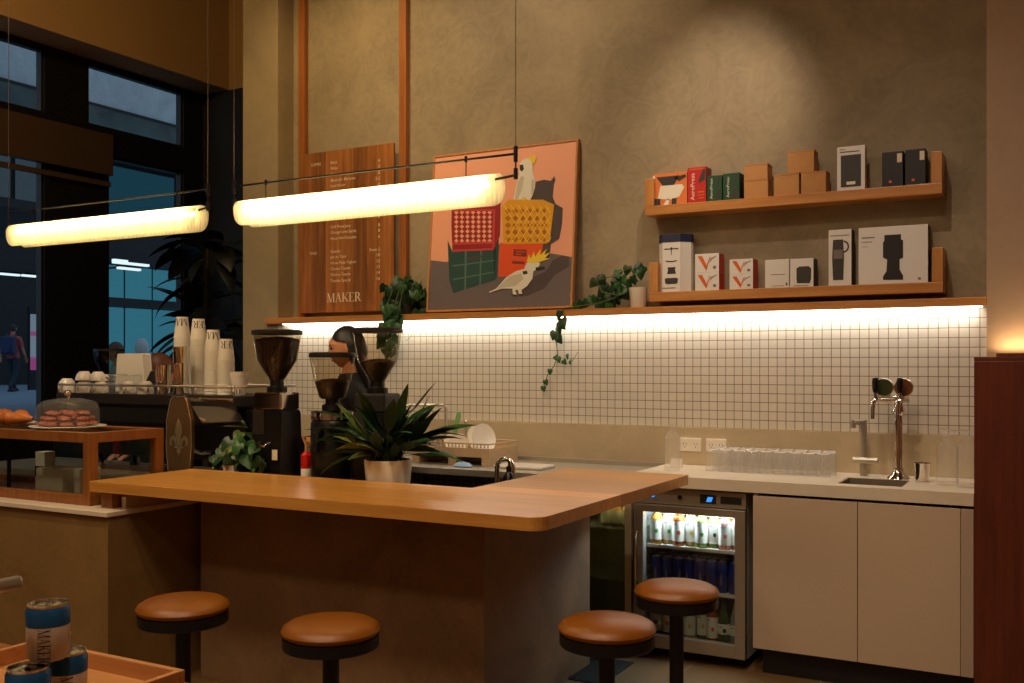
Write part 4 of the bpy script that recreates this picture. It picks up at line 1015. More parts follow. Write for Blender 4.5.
# bronze plaque standing at the machine's back
x0 = pY(180.5, 470, 3.585); hz = ZY(180, 397, 3.585)-EZ
t = thing('bronze_plaque', 'bronze bottle-shaped plaque with a fleur-de-lis standing behind the bar', 'plaque', (x0.x, 3.585, EZ+.0005), .1)
k = hz/.40
pl = [(-.038, .40), (.038, .40), (.052, .385), (.078, .29), (.082, .17), (.07, .05), (.052, 0), (-.052, 0), (-.07, .05), (-.082, .17), (-.078, .29), (-.052, .385)]
pl = [(a*.98, b*k) for a, b in pl]
m = MB(); m.prism(pl, -.012, .012, fn=lambda a, b, h: (a, h, b)); m.build('plate', 'bronze', t)
m = MB(); c0 = Vector((0, 0, .2*k))
m.tube([(a, -.013, b) for a, b in pl+[pl[0]]], .0025, 6); m.build('bright_rim', 'bronze_light', t)
FL = [[(0, .285), (.018, .245), (.022, .215), (.012, .18), (.007, .15), (-.007, .15), (-.012, .18), (-.022, .215), (-.018, .245)],
      [(.008, .15), (.016, .185), (.034, .2), (.052, .192), (.058, .17), (.05, .152), (.042, .152), (.046, .166), (.04, .18), (.03, .176), (.022, .16), (.016, .148)],
      [(.028, .148), (-.028, .148), (-.028, .139), (.028, .139)],
      [(.010, .138), (.016, .115), (.006, .12), (0, .092), (-.006, .12), (-.016, .115), (-.010, .138)]]
FL.insert(2, [(-a, b) for a, b in FL[1]][::-1])
m = MB()
for p in FL: m.prism([(a, (b+.015)*k) for a, b in p], -.0145, -.0125, fn=lambda a, b, h: (a, h, b))
m.build('fleur_de_lis', 'bronze_light', t)

# cups on top of the machine -------------------------------------------
def cup_mesh_obj(parent, rt, rb, h, upside, material, seg=24, lip=True):
    m = MB()
    pr = [(rb-.001, .001), (rb, 0), (rt, h), (rt+.0015, h+.001), (rt+.0015, h+.003), (rt-.0015, h+.003), (rb-.002, .003), (.001, .003)]
    if upside: pr = [(a, h+.003-b) for a, b in pr]
    m.lathe(pr, seg=seg, cap=False); return m.build('cup_body', material, parent)
def serif_on_cone(parent, rt, rb, h, upside, z0, th, yaw, word='MAKER', flip=True):
    """lettering printed round the cup; upside-down cups carry it inverted"""
    m = MB(); total = th*4.39
    def fn(a, b):
        b2 = z0+b if not (upside and flip) else z0+th-b
        ang = (a-total/2)/((rt+rb)/2)*(-1 if (upside and flip) else 1)+yaw-PI/2
        z = b2; tt = (z/h) if not upside else 1-z/h
        r = rb+(rt-rb)*tt+.0012
        return (r*math.cos(ang), r*math.sin(ang), z)
    add_serif(m, word, fn, th); return m.build('printed_name', 'ink', parent, recalc=False)
PH_ = .112; RT, RB_ = .044, .031
def paper_stack(x, Y, ytop, lb_nested, lb_top, group, yaw):
    X = XY(x, Y); z_top = ZY(x, ytop, Y); base = TZ+.0008; total = z_top-base-PH_
    n = max(1, round(total/.0155)); sp = total/n
    first = thing('paper_cup', lb_nested, 'cup', (X, Y, base), 0, group); cup_mesh_obj(first, RT, RB_, PH_, True, 'paper')
    for i in range(1, n): dup(first, (X, Y, base+sp*i), rz=.3*i)
    tp = thing('paper_cup', lb_top, 'cup', (X, Y, base+sp*n), 0); cup_mesh_obj(tp, RT, RB_, PH_, True, 'paper')
    serif_on_cone(tp, RT, RB_, PH_, True, PH_-.047, .038, yaw)
paper_stack(182, 3.93, 317.5, 'white paper cup nested in the leftmost, tallest upturned stack, below its printed top', 'printed white paper cup topping the leftmost stack behind the steel beakers', 'nested cups of the leftmost stack', -.55)
paper_stack(198.5, 3.86, 319.5, 'white paper cup nested in the second upturned stack from the left, below its printed top', 'printed white paper cup topping the second stack from the left', 'nested cups of the second stack', 2.14)
paper_stack(213, 3.84, 330.5, 'white paper cup nested in the third upturned stack from the left, below its printed top', 'printed white paper cup topping the third stack from the left', 'nested cups of the third stack', -.5)
paper_stack(226, 3.82, 339.5, 'white paper cup nested in the fourth upturned stack from the left, below its printed top', 'printed white paper cup topping the fourth, lowest upturned stack', 'nested cups of the fourth stack', 2.1)
X = XY(239, 3.76)
for i, lb in enumerate(('upright printed paper cup at the right end of the cup stacks, lower of two', 'upright printed paper cup at the right end of the cup stacks, upper of two')):
    tp = thing('paper_cup', lb, 'cup', (X, 3.76, TZ+.0008+i*.016)); cup_mesh_obj(tp, .046, .032, .10, False, 'paper')
    if i == 0: serif_on_cone(tp, .046, .032, .10, False, .006, .024, -.07, flip=False)
def beaker(lb, x, Y, z0, h=.13, r=.036):
    t = thing('steel_beaker', lb, 'cup', (XY(x, Y), Y, z0)); m = MB()
    m.lathe([(r*.9, 0), (r, h-.002), (r*1.03, h), (r*.96, h), (r*.86, .004), (.001, .004)][::1], seg=28, cap=False); m.lathe([(.001, 0), (r*.9, 0)], seg=28, cap=False); m.build('beaker', 'chrome', t); return t
def beaker_stack(x, Y, ytop, nm, n, gap):
    z_top = ZY(x, ytop, Y); base = TZ+.0008; h = z_top-base-(n-1)*gap
    for i in range(n): beaker(nm[i], x, Y, base+i*gap, h)
beaker_stack(180, 3.72, 347, ['tall steel beaker, outer one of the nested pair before the leftmost paper cup stack', 'tall steel beaker, inner one raised above the nested pair before the leftmost paper cup stack'], 2, .085)
beaker_stack(163.5, 3.72, 365, ['short steel beaker beside the ceramic cups, lower of its pair', 'short steel beaker beside the ceramic cups, upper of its pair'], 2, .02)
# ceramic cups, glasses and white box
def ceramic(lb, x, Y, z0, r=.043, h=.062, rz=0, group=None):
    t = thing('ceramic_cup', lb, 'cup', (XY(x, Y), Y, z0), rz, group); m = MB()
    pr = [(r*.55, 0), (r*.6, .004), (r*.82, .016), (r*.97, .035), (r, h), (r*.93, h), (r*.88, .03), (r*.5, .008), (.001, .007)]
    pr = [(a, h-b) for a, b in pr]
    m.lathe(pr, seg=24, cap=False); m.build('cup_body', 'white', t)
    m = MB(); m.tube([(r*.9, 0, h-.05), (r+.018, 0, h-.046), (r+.022, 0, h-.03), (r*.9+.004, 0, h-.018)], .0045, 6); m.build('handle', 'white', t); return t
z0 = TZ+.0008
ceramic('white upturned ceramic cup, leftmost on the espresso machine', 67, 3.71, z0, .048, .078, 2.6)
ceramic('white upturned ceramic cup, second from the left in front on the machine', 84.5, 3.71, z0, .045, .068, 2.2)
ceramic('white upturned ceramic cup stacked on the second one from the left', 84, 3.71, z0+.0685, .046, .05, 1.0)
ceramic('white upturned ceramic cup just left of the tumblers in front', 100.5, 3.71, z0, .042, .066, 3.0)
ceramic('white upturned ceramic cup stacked on the one left of the tumblers', 98, 3.71, z0+.0665, .045, .05, .3)
ceramic('white upturned ceramic cup in front of the white box, left one', 128, 3.70, z0, .044, .066, 2.6)
ceramic('white upturned ceramic cup in front of the white box, right one', 145.5, 3.70, z0, .044, .068, -.5)
for lb, x, Y in (('clear tumbler on the machine beside the ceramic cups, left one', 108, 3.83), ('clear tumbler on the machine between cups and white box, middle one', 120.5, 3.83), ('clear tumbler behind the upturned cups, right one of the three', 135, 3.83)):
    t = thing('glass_tumbler', lb, 'glass', (XY(x, Y), Y, z0)); m = MB(); m.lathe([(.001, 0), (.030, 0), (.036, .10), (.0345, .10), (.029, .006), (.001, .006)], seg=24, cap=False); m.build('tumbler', 'glass', t)
    m = MB(); m.lathe([(.0365, .094), (.0368, .1)], seg=24, cap=False); m.build('rim', 'white', t)  # white ring imitates the highlight along the glass edge
xa = XY(134, 4.0); zt = ZY(134, 353.5, 4.0)
t = thing('takeaway_lid_tray', 'white wide tray standing upright behind the cups on the espresso machine', 'tray', (xa, 4.0, z0))
m = MB(); m.prism([(-.125, 0), (.125, 0), (.105, zt-z0-.006), (.098, zt-z0), (-.098, zt-z0), (-.105, zt-z0-.006)], -.03, .03, fn=lambda a, b, h: (a, h, b)); m.build('tray', 'paper', t)
t = thing('folded_napkins', 'dark folded cloth leaning between the white box and steel beakers', 'napkin', (XY(148, 3.86), 3.86, z0)); m = MB(); m.prism([(-.05, 0), (.05, 0), (.048, .12), (.03, .12)], -.008, .008, fn=lambda a, b, h: (a, h, b)); m.build('cloth', 'charcoal', t)

# grinders --------------------------------------------------------------
def beans_in(m, prof): m.lathe(prof, seg=32, cap=False)
def grinder(lb, x, Y, ytop, rh, big=True, body='tall'):
    X = XY(x, Y); zt = ZY(x, ytop, Y)-EZ
    t = thing('coffee_grinder', lb, 'grinder', (X, Y, EZ+.0005), .12)
    hb = zt-.295 if big else zt-.262     # top of metal collar
    bw_ = .085
    if body == 'tall':
        m = MB(); m.prism([(-.10, 0), (.10, 0), (.095, .05), (.085, hb-.12), (.078, hb-.10), (-.085, hb-.10), (-.09, .05)], -.085, .085, fn=lambda a, b, h: (h, a, b))
        bmesh.ops.bevel(m.bm, geom=m.bm.edges[:], offset=.006, segments=2, affect='EDGES'); m.build('housing', 'black_plastic', t)
        m = MB(); m.box(-.082, .082, -.08, .075, hb-.0995, hb-.012, bev=.012, seg=3); m.build('steel_collar', 'chrome', t)
        m = MB(); m.box(-.08, -.015, -.089, -.082, .24, .36, bev=.002); o = m.build('display_panel', 'charcoal', t)
        m = MB(); m.box(.045, .075, -.1055, -.103, .12, .17); m.build('sticker', 'paper2', t)
        m = MB(); m.tube([(-.03, -.10, .20), (-.03, -.15, .19), (.03, -.15, .19), (.03, -.10, .20)], .006, 8); m.build('portafilter_fork', 'chrome', t)
    else:
        m = MB(); m.lathe([(.098, 0), (.102, .01), (.102, hb-.075), (.095, hb-.06)], seg=32); m.build('housing', 'black_plastic', t)
        m = MB(); m.lathe([(.094, hb-.0595), (.101, hb-.055), (.101, hb-.02), (.085, hb-.012)], seg=32); m.build('steel_collar', 'chrome', t)
        m = MB()
        for i in range(8): a = 2*PI*i/8; m.ball((.101*math.cos(a), .101*math.sin(a), hb-.037), .012, 0, .5, .5, 1, 8)
        m.build('knurls', 'steel_dull', t)
        m = MB(); m.tube([(0, -.1, hb-.10), (0, -.14, hb-.12), (0, -.145, hb-.2)], .018, 10); m.build('spout', 'black_plastic', t)
    m = MB(); m.lathe([(.05, hb-.0115), (.05, hb+.012), (.034, hb+.02), (.034, hb+.045)], seg=28); m.build('throat', 'black_plastic', t)
    H0 = hb+.040
    if big: pr = [(.032, H0), (.045, H0+.02), (rh*.80, H0+.105), (rh*.97, zt-.025-.001)]; 
    else: pr = [(.05, H0), (.062, H0+.008), (rh*.82, H0+.10), (rh*.98, zt-.023)]
    m = MB(); m.lathe(pr, seg=40, cap=False); m.build('hopper', 'hopper', t)
    def rad(z):
        for (r0, z0_), (r1, z1_) in zip(pr, pr[1:]):
            if z <= z1_: return r0+(r1-r0)*(z-z0_)/(z1_-z0_)
        return pr[-1][0]
    lv = H0+(zt-H0)*({'full': .80}.get(big if isinstance(big, str) else '', .36))
    m = MB(); q = [(.001, H0+.002)]+[(rad(H0+.002+(lv-H0)*i/8)-.003, H0+.002+(lv-H0)*i/8) for i in range(9)]+[(rad(lv)*.6, lv+.012), (.001, lv+.016)]
    m.lathe(q, seg=32, cap=False)
    rr = random.Random(int(x))
    for v in m.bm.verts:
        if v.co.z > lv-.005: v.co.z += rr.uniform(-.004, .004)
    o = m.build('coffee_beans', 'beans', t); o['kind'] = 'stuff'
    m = MB(); m.lathe([(.001, zt-.024), (rh, zt-.024), (rh+.003, zt-.018), (rh+.001, zt-.004), (rh-.012, zt), (.001, zt)], seg=40, cap=False); m.build('hopper_lid', 'charcoal', t)
    return t
grinder('black coffee grinder with a hopper full of beans, leftmost of the three', 277, 3.76, 330, .122, 'full')
grinder('shorter black coffee grinder with a half filled straight hopper, middle of the three', 332.5, 3.74, 352.5, .110, False, 'round')
g3 = grinder('black coffee grinder with a tall hopper behind the peace lily, right of the three', 377.5, 3.80, 328, .117, True)
for ch in g3.children:
    if ch.name.startswith('steel_collar'): ch.data.materials[0] = M['charcoal']
t = thing('coffee_grinder', 'small dark grinder with clear hopper in the shadow at the far left', 'grinder', (XY(109, 4.9), 4.9, 0))
m = MB(); m.box(-.35, .35, -.2, .2, 0, .9, bev=.01); m.build('plinth', 'black_metal', t)
m = MB(); m.box(-.09, .09, -.09, .09, .9005, 1.33, bev=.02); m.build('housing', 'black_plastic', t)
m = MB(); m.lathe([(.03, 1.331), (.05, 1.37), (.10, 1.48), (.105, 1.54)], seg=28, cap=False); m.build('hopper', 'hopper', t)
m = MB(); m.lathe([(.001, 1.541), (.108, 1.541), (.108, 1.555), (.001, 1.556)], seg=28, cap=False); m.build('hopper_lid', 'charcoal', t)
# small kit beside the grinders
t = thing('milk_jug', 'steel milk jug between the left and middle grinders', 'jug', (XY(311, 3.86), 3.86, EZ+.0005), 2.5)
m = MB(); m.lathe([(.05, 0), (.056, .01), (.058, .10), (.045, .18), (.05, .225), (.047, .225), (.042, .18), (.001, .178)], seg=28, cap=False); m.build('jug_body', 'chrome', t)
m = MB(); m.tube([(.05, 0, .2), (.09, 0, .19), (.095, 0, .11), (.055, 0, .05)], .006, 8); m.build('handle', 'chrome', t)
t = thing('spray_bottle', 'red topped plastic bottle between the left and middle grinders', 'bottle', (XY(306, 3.70), 3.70, EZ+.0005))
m = MB(); m.lathe([(.022, 0), (.024, .005), (.024, .12), (.012, .14)], seg=20); m.build('bottle_body', 'paper', t); m = MB(); m.lathe([(.024, .085), (.0245, .088), (.0245, .15), (.010, .165)], seg=20, cap=False); m.build('red_sleeve', 'red_plastic', t)
m = MB(); m.tube([(0, 0, .14), (0, 0, .2), (-.02, 0, .235)], .006, 8); m.build('brush_handle', 'kraft', t)

# peace lily in its pot -------------------------------------------------
x = XY(387.5, 3.66); t = thing('potted_peace_lily', 'large leafy plant in a white pot behind the bar', 'plant', (x, 3.665, EZ+.0005))
hp = ZY(387, 461, 3.6)-EZ
m = MB(); m.lathe([(.085, 0), (.095, .006), (.108, hp-.004), (.106, hp), (.098, hp), (.094, hp-.025)], seg=40, cap=False); m.build('pot', 'pot', t)
m = MB(); m.lathe([(.001, hp-.018), (.097, hp-.02)], seg=28, cap=False); m.build('soil', 'soil', t)
m = MB(); rr = random.Random(11)
for i in range(90):
    yaw = rr.uniform(0, 2*PI); q = rr.random()
    pitch = 1.54-.75*q; L_ = rr.uniform(.15, .22); stl = rr.uniform(.03, .20)*(1.1-.5*q)
    leaf(m, (.05*rr.uniform(-1, 1), .05*rr.uniform(-1, 1), hp-.02), yaw, pitch, L_, rr.uniform(.042, .060), rr.uniform(.35, 1.5), 0 if rr.random() < .6 else (1 if rr.random() < .6 else 2), stl, roll=rr.uniform(-.8, .8))
for yaw, pitch, L_, stl, d in ((.5, 1.15, .22, .20, 1.5), (.7, .95, .22, .24, 1.0), (.4, .8, .20, .17, 1.4), (.55, 1.2, .2, .12, 1.8), (3.6, 1.1, .22, .22, 1.3), (3.4, 1.25, .22, .28, 1.3), (3.9, .75, .2, .14, 1.6), (3.2, 1.2, .2, .22, 1.5), (.9, 1.35, .18, .26, .6), (.3, .6, .16, .12, .8), (3.7, 1.3, .22, .22, 2.0)):
    leaf(m, (0, 0, hp-.02), yaw, pitch, L_, .05, d, rr.choice([0, 0, 1, 2]), stl, roll=rr.uniform(-.5, .5))
m.build('foliage', ['leaf', 'leaf_mid', 'leaf_pale'], t, recalc=False)
# pothos behind the bar
x = XY(232, 3.62); t = thing('potted_pothos', 'low pothos in a pale pot behind the bar beside the bronze plaque', 'plant', (x, 3.64, EZ+.0005))
m = MB(); m.lathe([(.05, 0), (.06, .09), (.055, .09), (.05, .07), (.001, .07)], seg=24, cap=False); m.build('pot', 'pot', t)
m = MB(); rr = random.Random(21)
for i in range(60):
    q = rr.random(); xx = rr.uniform(-.14, .19); yy = rr.uniform(-.05, .06); zz = rr.uniform(.09, .27)-.35*abs(xx-.02)
    heart(m, (xx, yy, zz), rr.uniform(-1.2, 1.2), rr.uniform(-.9, .3), rr.uniform(.05, .085), 0 if rr.random() < .55 else (1 if rr.random() < .6 else 2), rr.uniform(-1, 1))
m.build('foliage', ['leaf', 'leaf_mid', 'leaf_pale'], t, recalc=False)
m = MB()
for i in range(7): a = rr.uniform(-1, 1); m.tube([(0, 0, .07), (a*.05, 0, .15), (a*.13, 0, .15)], .0025, 5)
m.build('stems', 'stem', t)

# dark indoor tree by the glazing ----------------------------------------
t = thing('indoor_tree', 'tall dark leaved plant in shadow left of the wall column', 'plant', (-6.35, 6.15, 0))
m = MB(); m.lathe([(.16, 0), (.2, .45), (.19, .45), (.17, .4), (.001, .4)], seg=28, cap=False); m.build('planter', 'charcoal', t)
m = MB(); m.tube([(0, 0, .4), (.03, 0, 1.1), (-.02, .02, 1.9), (.04, 0, 2.5)], .03, 10, r1=.012); m.build('trunk', 'bark', t)
m = MB(); rr = random.Random(31)
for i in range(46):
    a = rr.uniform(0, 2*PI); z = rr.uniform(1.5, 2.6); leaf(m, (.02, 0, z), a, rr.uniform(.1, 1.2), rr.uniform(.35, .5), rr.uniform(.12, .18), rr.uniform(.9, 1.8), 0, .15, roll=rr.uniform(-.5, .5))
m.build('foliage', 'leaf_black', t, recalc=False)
t = thing('leafy_shrub', 'dark spiky leaved shrub outside the glass in front of the blue panes', 'plant', (-7.9, 7.15, 0))
m = MB(); m.box(-.25, .25, -.4, .4, 0, .7, bev=.01); m.build('planter_box', 'ext_dark', t)
m = MB()
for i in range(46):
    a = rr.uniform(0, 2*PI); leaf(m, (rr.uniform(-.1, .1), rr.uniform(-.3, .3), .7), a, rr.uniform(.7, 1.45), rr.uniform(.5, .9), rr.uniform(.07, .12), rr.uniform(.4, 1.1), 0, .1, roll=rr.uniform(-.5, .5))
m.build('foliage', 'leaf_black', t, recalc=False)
# ================================================================== BACK BENCH, WORKTOP, CABINETS
t = thing('steel_bench', 'stainless bench with a dish rack along the tiled wall', 'bench', (0, 0, 0))
m = MB(); m.box(-4.45, -2.47, 4.56, 5.184, .845, .88, bev=.002); m.box(-2.47, -1.885, 4.56, 5.184, .845, .88, bev=.002); m.build('bench_top', 'steel', t)
m = MB(); m.box(-4.45, -1.885, 5.165, 5.1845, .8805, .905, bev=.001); m.build('rear_lip', 'steel', t)
m = MB(); m.box(-4.42, -2.50, 4.60, 5.15, .40, .42); m.build('undershelf', 'steel_dull', t)
for x in (-4.40, -3.45, -2.53):
    for y in (4.62, 5.12): m = MB(); m.box(x-.018, x+.018, y-.018, y+.018, 0, .8445); m.build('leg', 'steel_dull', t)
t = thing('stone_worktop', 'pale stone worktop with an undermounted sink at the right', 'worktop', (0, 0, 0))
sx0, sx1, sy0, sy1 = -.89, -.61, 4.70, 4.98; wx0, wx1, wy0, wy1 = -1.883, -.3165, 4.60, 5.184
m = MB()
for a in ((wx0, sx0, wy0, wy1), (sx1, wx1, wy0, wy1), (sx0, sx1, wy0, sy0), (sx0, sx1, sy1, wy1)): m.box(*a, .846, .90)
bmesh.ops.remove_doubles(m.bm, verts=m.bm.verts, dist=1e-5); m.build('slab', 'stone', t)
m = MB()
for a in ((sx0, sx0+.006, sy0, sy1, .72, .898), (sx1-.006, sx1, sy0, sy1, .72, .898), (sx0+.006, sx1-.006, sy0, sy0+.006, .72, .898), (sx0+.006, sx1-.006, sy1-.006, sy1, .72, .898), (sx0, sx1, sy0, sy1, .71, .7199)): m.box(*a)
m.build('sink_bowl', 'steel_dull', t)
t = thing('base_cabinet', 'warm white two door base cabinet under the worktop', 'cabinet', (0, 0, 0))
c0, c1, c2 = XY(753, 4.6), XY(857.5, 4.6), XY(960.5, 4.6)
m = MB(); m.box(c0, c2, 4.62, 5.184, .125, .70); m.box(c0, c0+.018, 4.62, 5.184, .70, .845); m.build('carcass', 'cabinet', t)
for a, b in ((c0, c1-.0015), (c1+.0015, c2-.001)): m = MB(); m.box(a, b, 4.60, 4.6195, .125, .832, bev=.001); m.build('door', 'cabinet', t)
m = MB(); m.box(c2+.001, wx1, 4.598, 4.62, .125, .832, bev=.001); m.build('filler_strip', 'cabinet_filler', t)
m = MB(); m.box(c0+.03, wx1, 4.66, 4.675, 0, .1245); m.build('kickboard', 'kick', t)
# mahogany joinery panel
t = thing('mahogany_panel', 'dark red mahogany joinery panel at the right edge', 'panel', (XY(974, 4.45), 4.45, 0))
m = MB(); m.box(0, 2.6, 0, .70, 0, 1.455, bev=.002); m.build('panel_body', 'panel', t)
m = MB(); m.box(0, 2.6, 0, .69, 1.4553, 1.4725, bev=.001); m.build('top_cap', 'panel', t)
t = thing('led_strip', 'warm led strip glowing on top of the mahogany panel', 'light', (XY(974, 4.45)+.05, 5.125, 1.4728)); 
m = MB(); m.box(0, 2.4, 0, .012, 0, .008); m.build('diffuser', 'led_warm', t)
m = MB(); m.box(-.002, 2.402, -.012, -.001, 0, .022); m.build('channel', 'panel', t)

def socket(x0, x1, lb):
    X0, X1 = XY(x0, 5.186), XY(x1, 5.186); t = thing('power_socket', lb, 'socket', ((X0+X1)/2, 5.186, 1.01)); w = (X1-X0)/2
    m = MB(); m.box(-w, w, -.009, 0, -.036, .036, bev=.003); m.build('plate', 'socket', t)
    for a in (-.5, .5):
        m = MB()
        for dx, dz, r in ((-.008, .004, .35), (.008, .004, -.35), (0, -.012, 0)): m.box(a*w+dx-.0016, a*w+dx+.0016, -.0098, -.009, dz-.005, dz+.005)
        m.build('pin_slots', 'grey_ink', t); m = MB(); m.box(a*w-.006, a*w+.006, -.0115, -.009, .017, .028, bev=.001); m.build('switch', 'socket', t)
socket(680, 701.5, 'white double power socket nearer to the tall glass bottle'); socket(706.5, 726.5, 'white double power socket right behind the upturned glasses')

# taps ---------------------------------------------------------------
X = XY(863.5, 5.09); t = thing('sink_tap', 'square brushed steel tap with a horizontal lever behind the sink', 'tap', (X, 5.09, .9005))
m = MB(); m.lathe([(.017, 0), (.017, .27)], seg=20); m.build('column', 'steel', t)
m = MB(); m.tube([(.0, 0, .262), (-.022, -.05, .262), (-.035, -.08, .262)], .013, 14); m.lathe([(.011, .235), (.013, .262)], (-.034, -.078, 0), 16); m.build('spout', 'steel', t)
m = MB(); m.tube([(-.045, -.02, .075), (.07, -.02, .075)], .016, 16); m.build('lever', 'steel', t)
X = XY(898.5, 5.03); t = thing('tap_tower', 'chrome tap tower with two black handles and round medallions', 'tap', (X, 5.03, .9005))
m = MB(); m.lathe([(.001, 0), (.052, 0), (.05, .006), (.034, .02), (.024, .035), (.022, .05)], seg=36, cap=False); m.build('base', 'chrome', t)
m = MB(); m.lathe([(.0185, .045), (.0185, .30)], seg=28); m.build('column', 'chrome', t)
m = MB(); m.lathe([(.020, .30), (.03, .315), (.026, .345), (.02, .36)], seg=24); m.tube([(-.095, -.01, .375), (.05, -.01, .375)], .014, 16); m.tube([(-.05, -.01, .375), (-.035, -.01, .375)], .019, 16); m.tube([(-.02, -.01, .375), (-.002, -.01, .375)], .020, 16); m.build('cross_bar', 'chrome', t)
for x, dx in ((-.098, 0), (.012, 0)):
    m = MB(); m.tube([(x, .0, .375), (x, -.06, .375), (x-.002, -.085, .365), (x-.004, -.095, .33), (x-.004, -.097, .285)], [.013, .013, .012, .010, .009], 14); m.tube([(x, -.045, .38), (x, -.045, .41)], .008, 10); o = m.build('faucet', 'chrome', t)
    m = MB(); m.lathe([(.010, .408), (.013, .42), (.016, .46), (.013, .478), (.001, .482)], (x, -.045, 0), 18); m.build('tap_handle', 'black_plastic', t)
for x, mt_, rim in ((-.066, 'medal_green', 'chrome'), (.022, 'medal_brown', 'chrome')):
    if mt_ not in M: M[mt_] = mat(mt_, (64, 74, 40) if 'green' in mt_ else (120, 74, 44), .3, .3)
    m = MB(); m.prism(oval(0, 0, .040, .040, 32), -.004, .004, fn=lambda a, b, h: (x+a, .006+h, .432+b)); m.build('medallion', mt_, t)
    m = MB(); m.tube([(x+.041*math.cos(2*PI*i/32), .006, .432+.041*math.sin(2*PI*i/32)) for i in range(33)], .0035, 6); m.build('medallion_rim', rim, t)
    m = MB(); m.tube([(x, .01, .41), (x, .01, .385)], .006, 8); m.build('medallion_stem', 'chrome', t)
t = thing('steel_beaker', 'steel cup on the worktop between the tap tower and the glass carafe', 'cup', (XY(922, 4.97), 4.97, .9005)); m = MB()
m.lathe([(.001, 0), (.030, 0), (.038, .083), (.039, .085), (.0365, .085), (.029, .004), (.001, .004)], seg=30, cap=False); m.build('beaker', 'chrome', t)
def carafe(lb, x, Y):
    t = thing('glass_carafe', lb, 'carafe', (x, Y, .9005)); m = MB()
    o_ = [(.001, 0), (.042, 0), (.046, .006), (.046, .165), (.041, .182), (.030, .192), (.028, .2), (.031, .225), (.037, .248)]
    i_ = [(.0355, .248), (.029, .222), (.0265, .2), (.029, .19), (.039, .18), (.0435, .165), (.0435, .014), (.001, .012)]
    m.lathe(o_+i_, seg=36, cap=False); m.build('carafe_body', 'glass', t)
    m = MB(); m.lathe([(.0372, .2465), (.0378, .2485), (.0365, .2495)], seg=36, cap=False); m.build('rim', 'rim_glint', t)
M['rim_glint'] = mat('painted glass glint', (216, 206, 190), .1)  # opaque pale rims imitate highlights on clear glass
carafe('empty glass carafe beside the steel cup, left of the two', XY(947.5, 4.87), 4.87); carafe('empty glass carafe partly hidden by the mahogany panel, right of the two', XY(967.5, 4.82), 4.82)
t = thing('glass_bottle', 'tall clear glass bottle on the worktop near the end of the bar', 'bottle', (XY(672.5, 4.88), 4.88, .9005)); m = MB()
m.lathe([(.001, 0), (.036, 0), (.040, .005), (.040, .165), (.034, .185), (.018, .20), (.0165, .215), (.019, .235), (.0175, .235), (.015, .213), (.016, .199), (.031, .182), (.0375, .163), (.0375, .01), (.001, .008)], seg=36, cap=False); m.build('bottle_body', 'glass', t)
m = MB(); m.lathe([(.0192, .233), (.0198, .236), (.0175, .2365)], seg=28, cap=False); m.build('rim', 'rim_glint', t)
t = thing('white_card', 'small white folded card just behind the tall glass bottle', 'card', (XY(676.5, 4.985), 4.985, .9005)); m = MB(); m.prism([(-.03, 0), (.03, 0), (.0, .05)], -.03, .03, fn=lambda a, b, h: (h, a*.5, b)); m.build('card', 'paper', t)
# drinking glasses
g0 = None
for j, Y in enumerate((4.955, 5.032, 5.109)):
    for i in range(9):
        X = -1.555+.0690*i+(.012 if j == 1 else 0)
        if g0 is None:
            g0 = thing('drinking_glass', 'upturned clear drinking glass in the cluster on the stone worktop', 'glass', (X, Y, .9005), 0, 'upturned drinking glasses on the worktop')
            m = MB(); h = .112; pr = [(.034, 0), (.0335, .03), (.030, h-.004), (.027, h), (.001, h), (.001, h-.007), (.026, h-.007), (.028, h-.012), (.032, .03), (.0325, 0)]
            m.lathe(pr, seg=24, cap=False); m.build('glass_body', 'glass', g0)
            m = MB(); m.lathe([(.0345, 0), (.0347, .0018), (.032, .0018)], seg=24, cap=False); m.build('rim', 'rim_glint', g0)
            m = MB(); m.lathe([(.0255, h+.0003), (.0278, h-.0005), (.0300, h-.004)], seg=24, cap=False); m.build('base_ring', 'rim_glint', g0)
        else: dup(g0, (X, Y, .9005), rz=.4*i)

# dish rack ----------------------------------------------------------------
rx0, rx1 = XY(411, 4.75), XY(493, 4.80); t = thing('dish_rack', 'beige plastic dish rack with a perforated rim on the steel bench', 'dish rack', (rx0, 4.76, .8805)); w = rx1-rx0; d = .33
m = MB()
m.box(0, w, 0, .006, .045, .095); m.box(0, w, d-.006, d, .045, .095); m.box(0, .006, .006, d-.006, .045, .095); m.box(w-.006, w, .006, d-.006, .045, .095); m.box(.006, w-.006, .006, d-.006, .045, .05)
for x in (.0, w*.48, w-.05): m.box(x, x+.05, 0, d, .0, .045)
m.build('basket', 'rack', t)
m = MB()
for i in range(22):
    x = .012+(w-.024)*i/21; m.tube([(x, 0, .098), (x+.008, 0, .118)], .0022, 5); m.tube([(x+.008, 0, .098), (x, 0, .118)], .0022, 5)
m.tube([(0, 0, .120), (w, 0, .120)], .004, 6); m.tube([(0, d, .120), (w, d, .120)], .004, 6); m.tube([(w, 0, .12), (w, d, .12)], .004, 6); m.tube([(0, 0, .12), (0, d, .12)], .004, 6); m.build('lattice_rim', 'rack', t)
def plate_up(lb, x, Y, r, tilt, z=.937, ry=0):
    t = thing('dinner_plate', lb, 'plate', (XY(x, Y), Y, z+r*.96), ry); t.rotation_euler = (tilt, 0, ry)
    m = MB(); m.lathe([(.001, 0), (r*.6, 0), (r*.66, .006), (r, .014), (r, .017), (r*.62, .009), (.001, .008)], seg=40, cap=False); m.build('plate', 'white', t)
plate_up('large white plate standing upright at the right of the dish rack', 482.5, 4.90, .086, 1.35, ry=1.25)
plate_up('second white plate standing just behind the large one in the dish rack', 476, 4.98, .078, 1.35, ry=1.25)
plate_up('small white saucer standing in the middle of the dish rack', 458, 4.88, .056, 1.35, ry=.8)
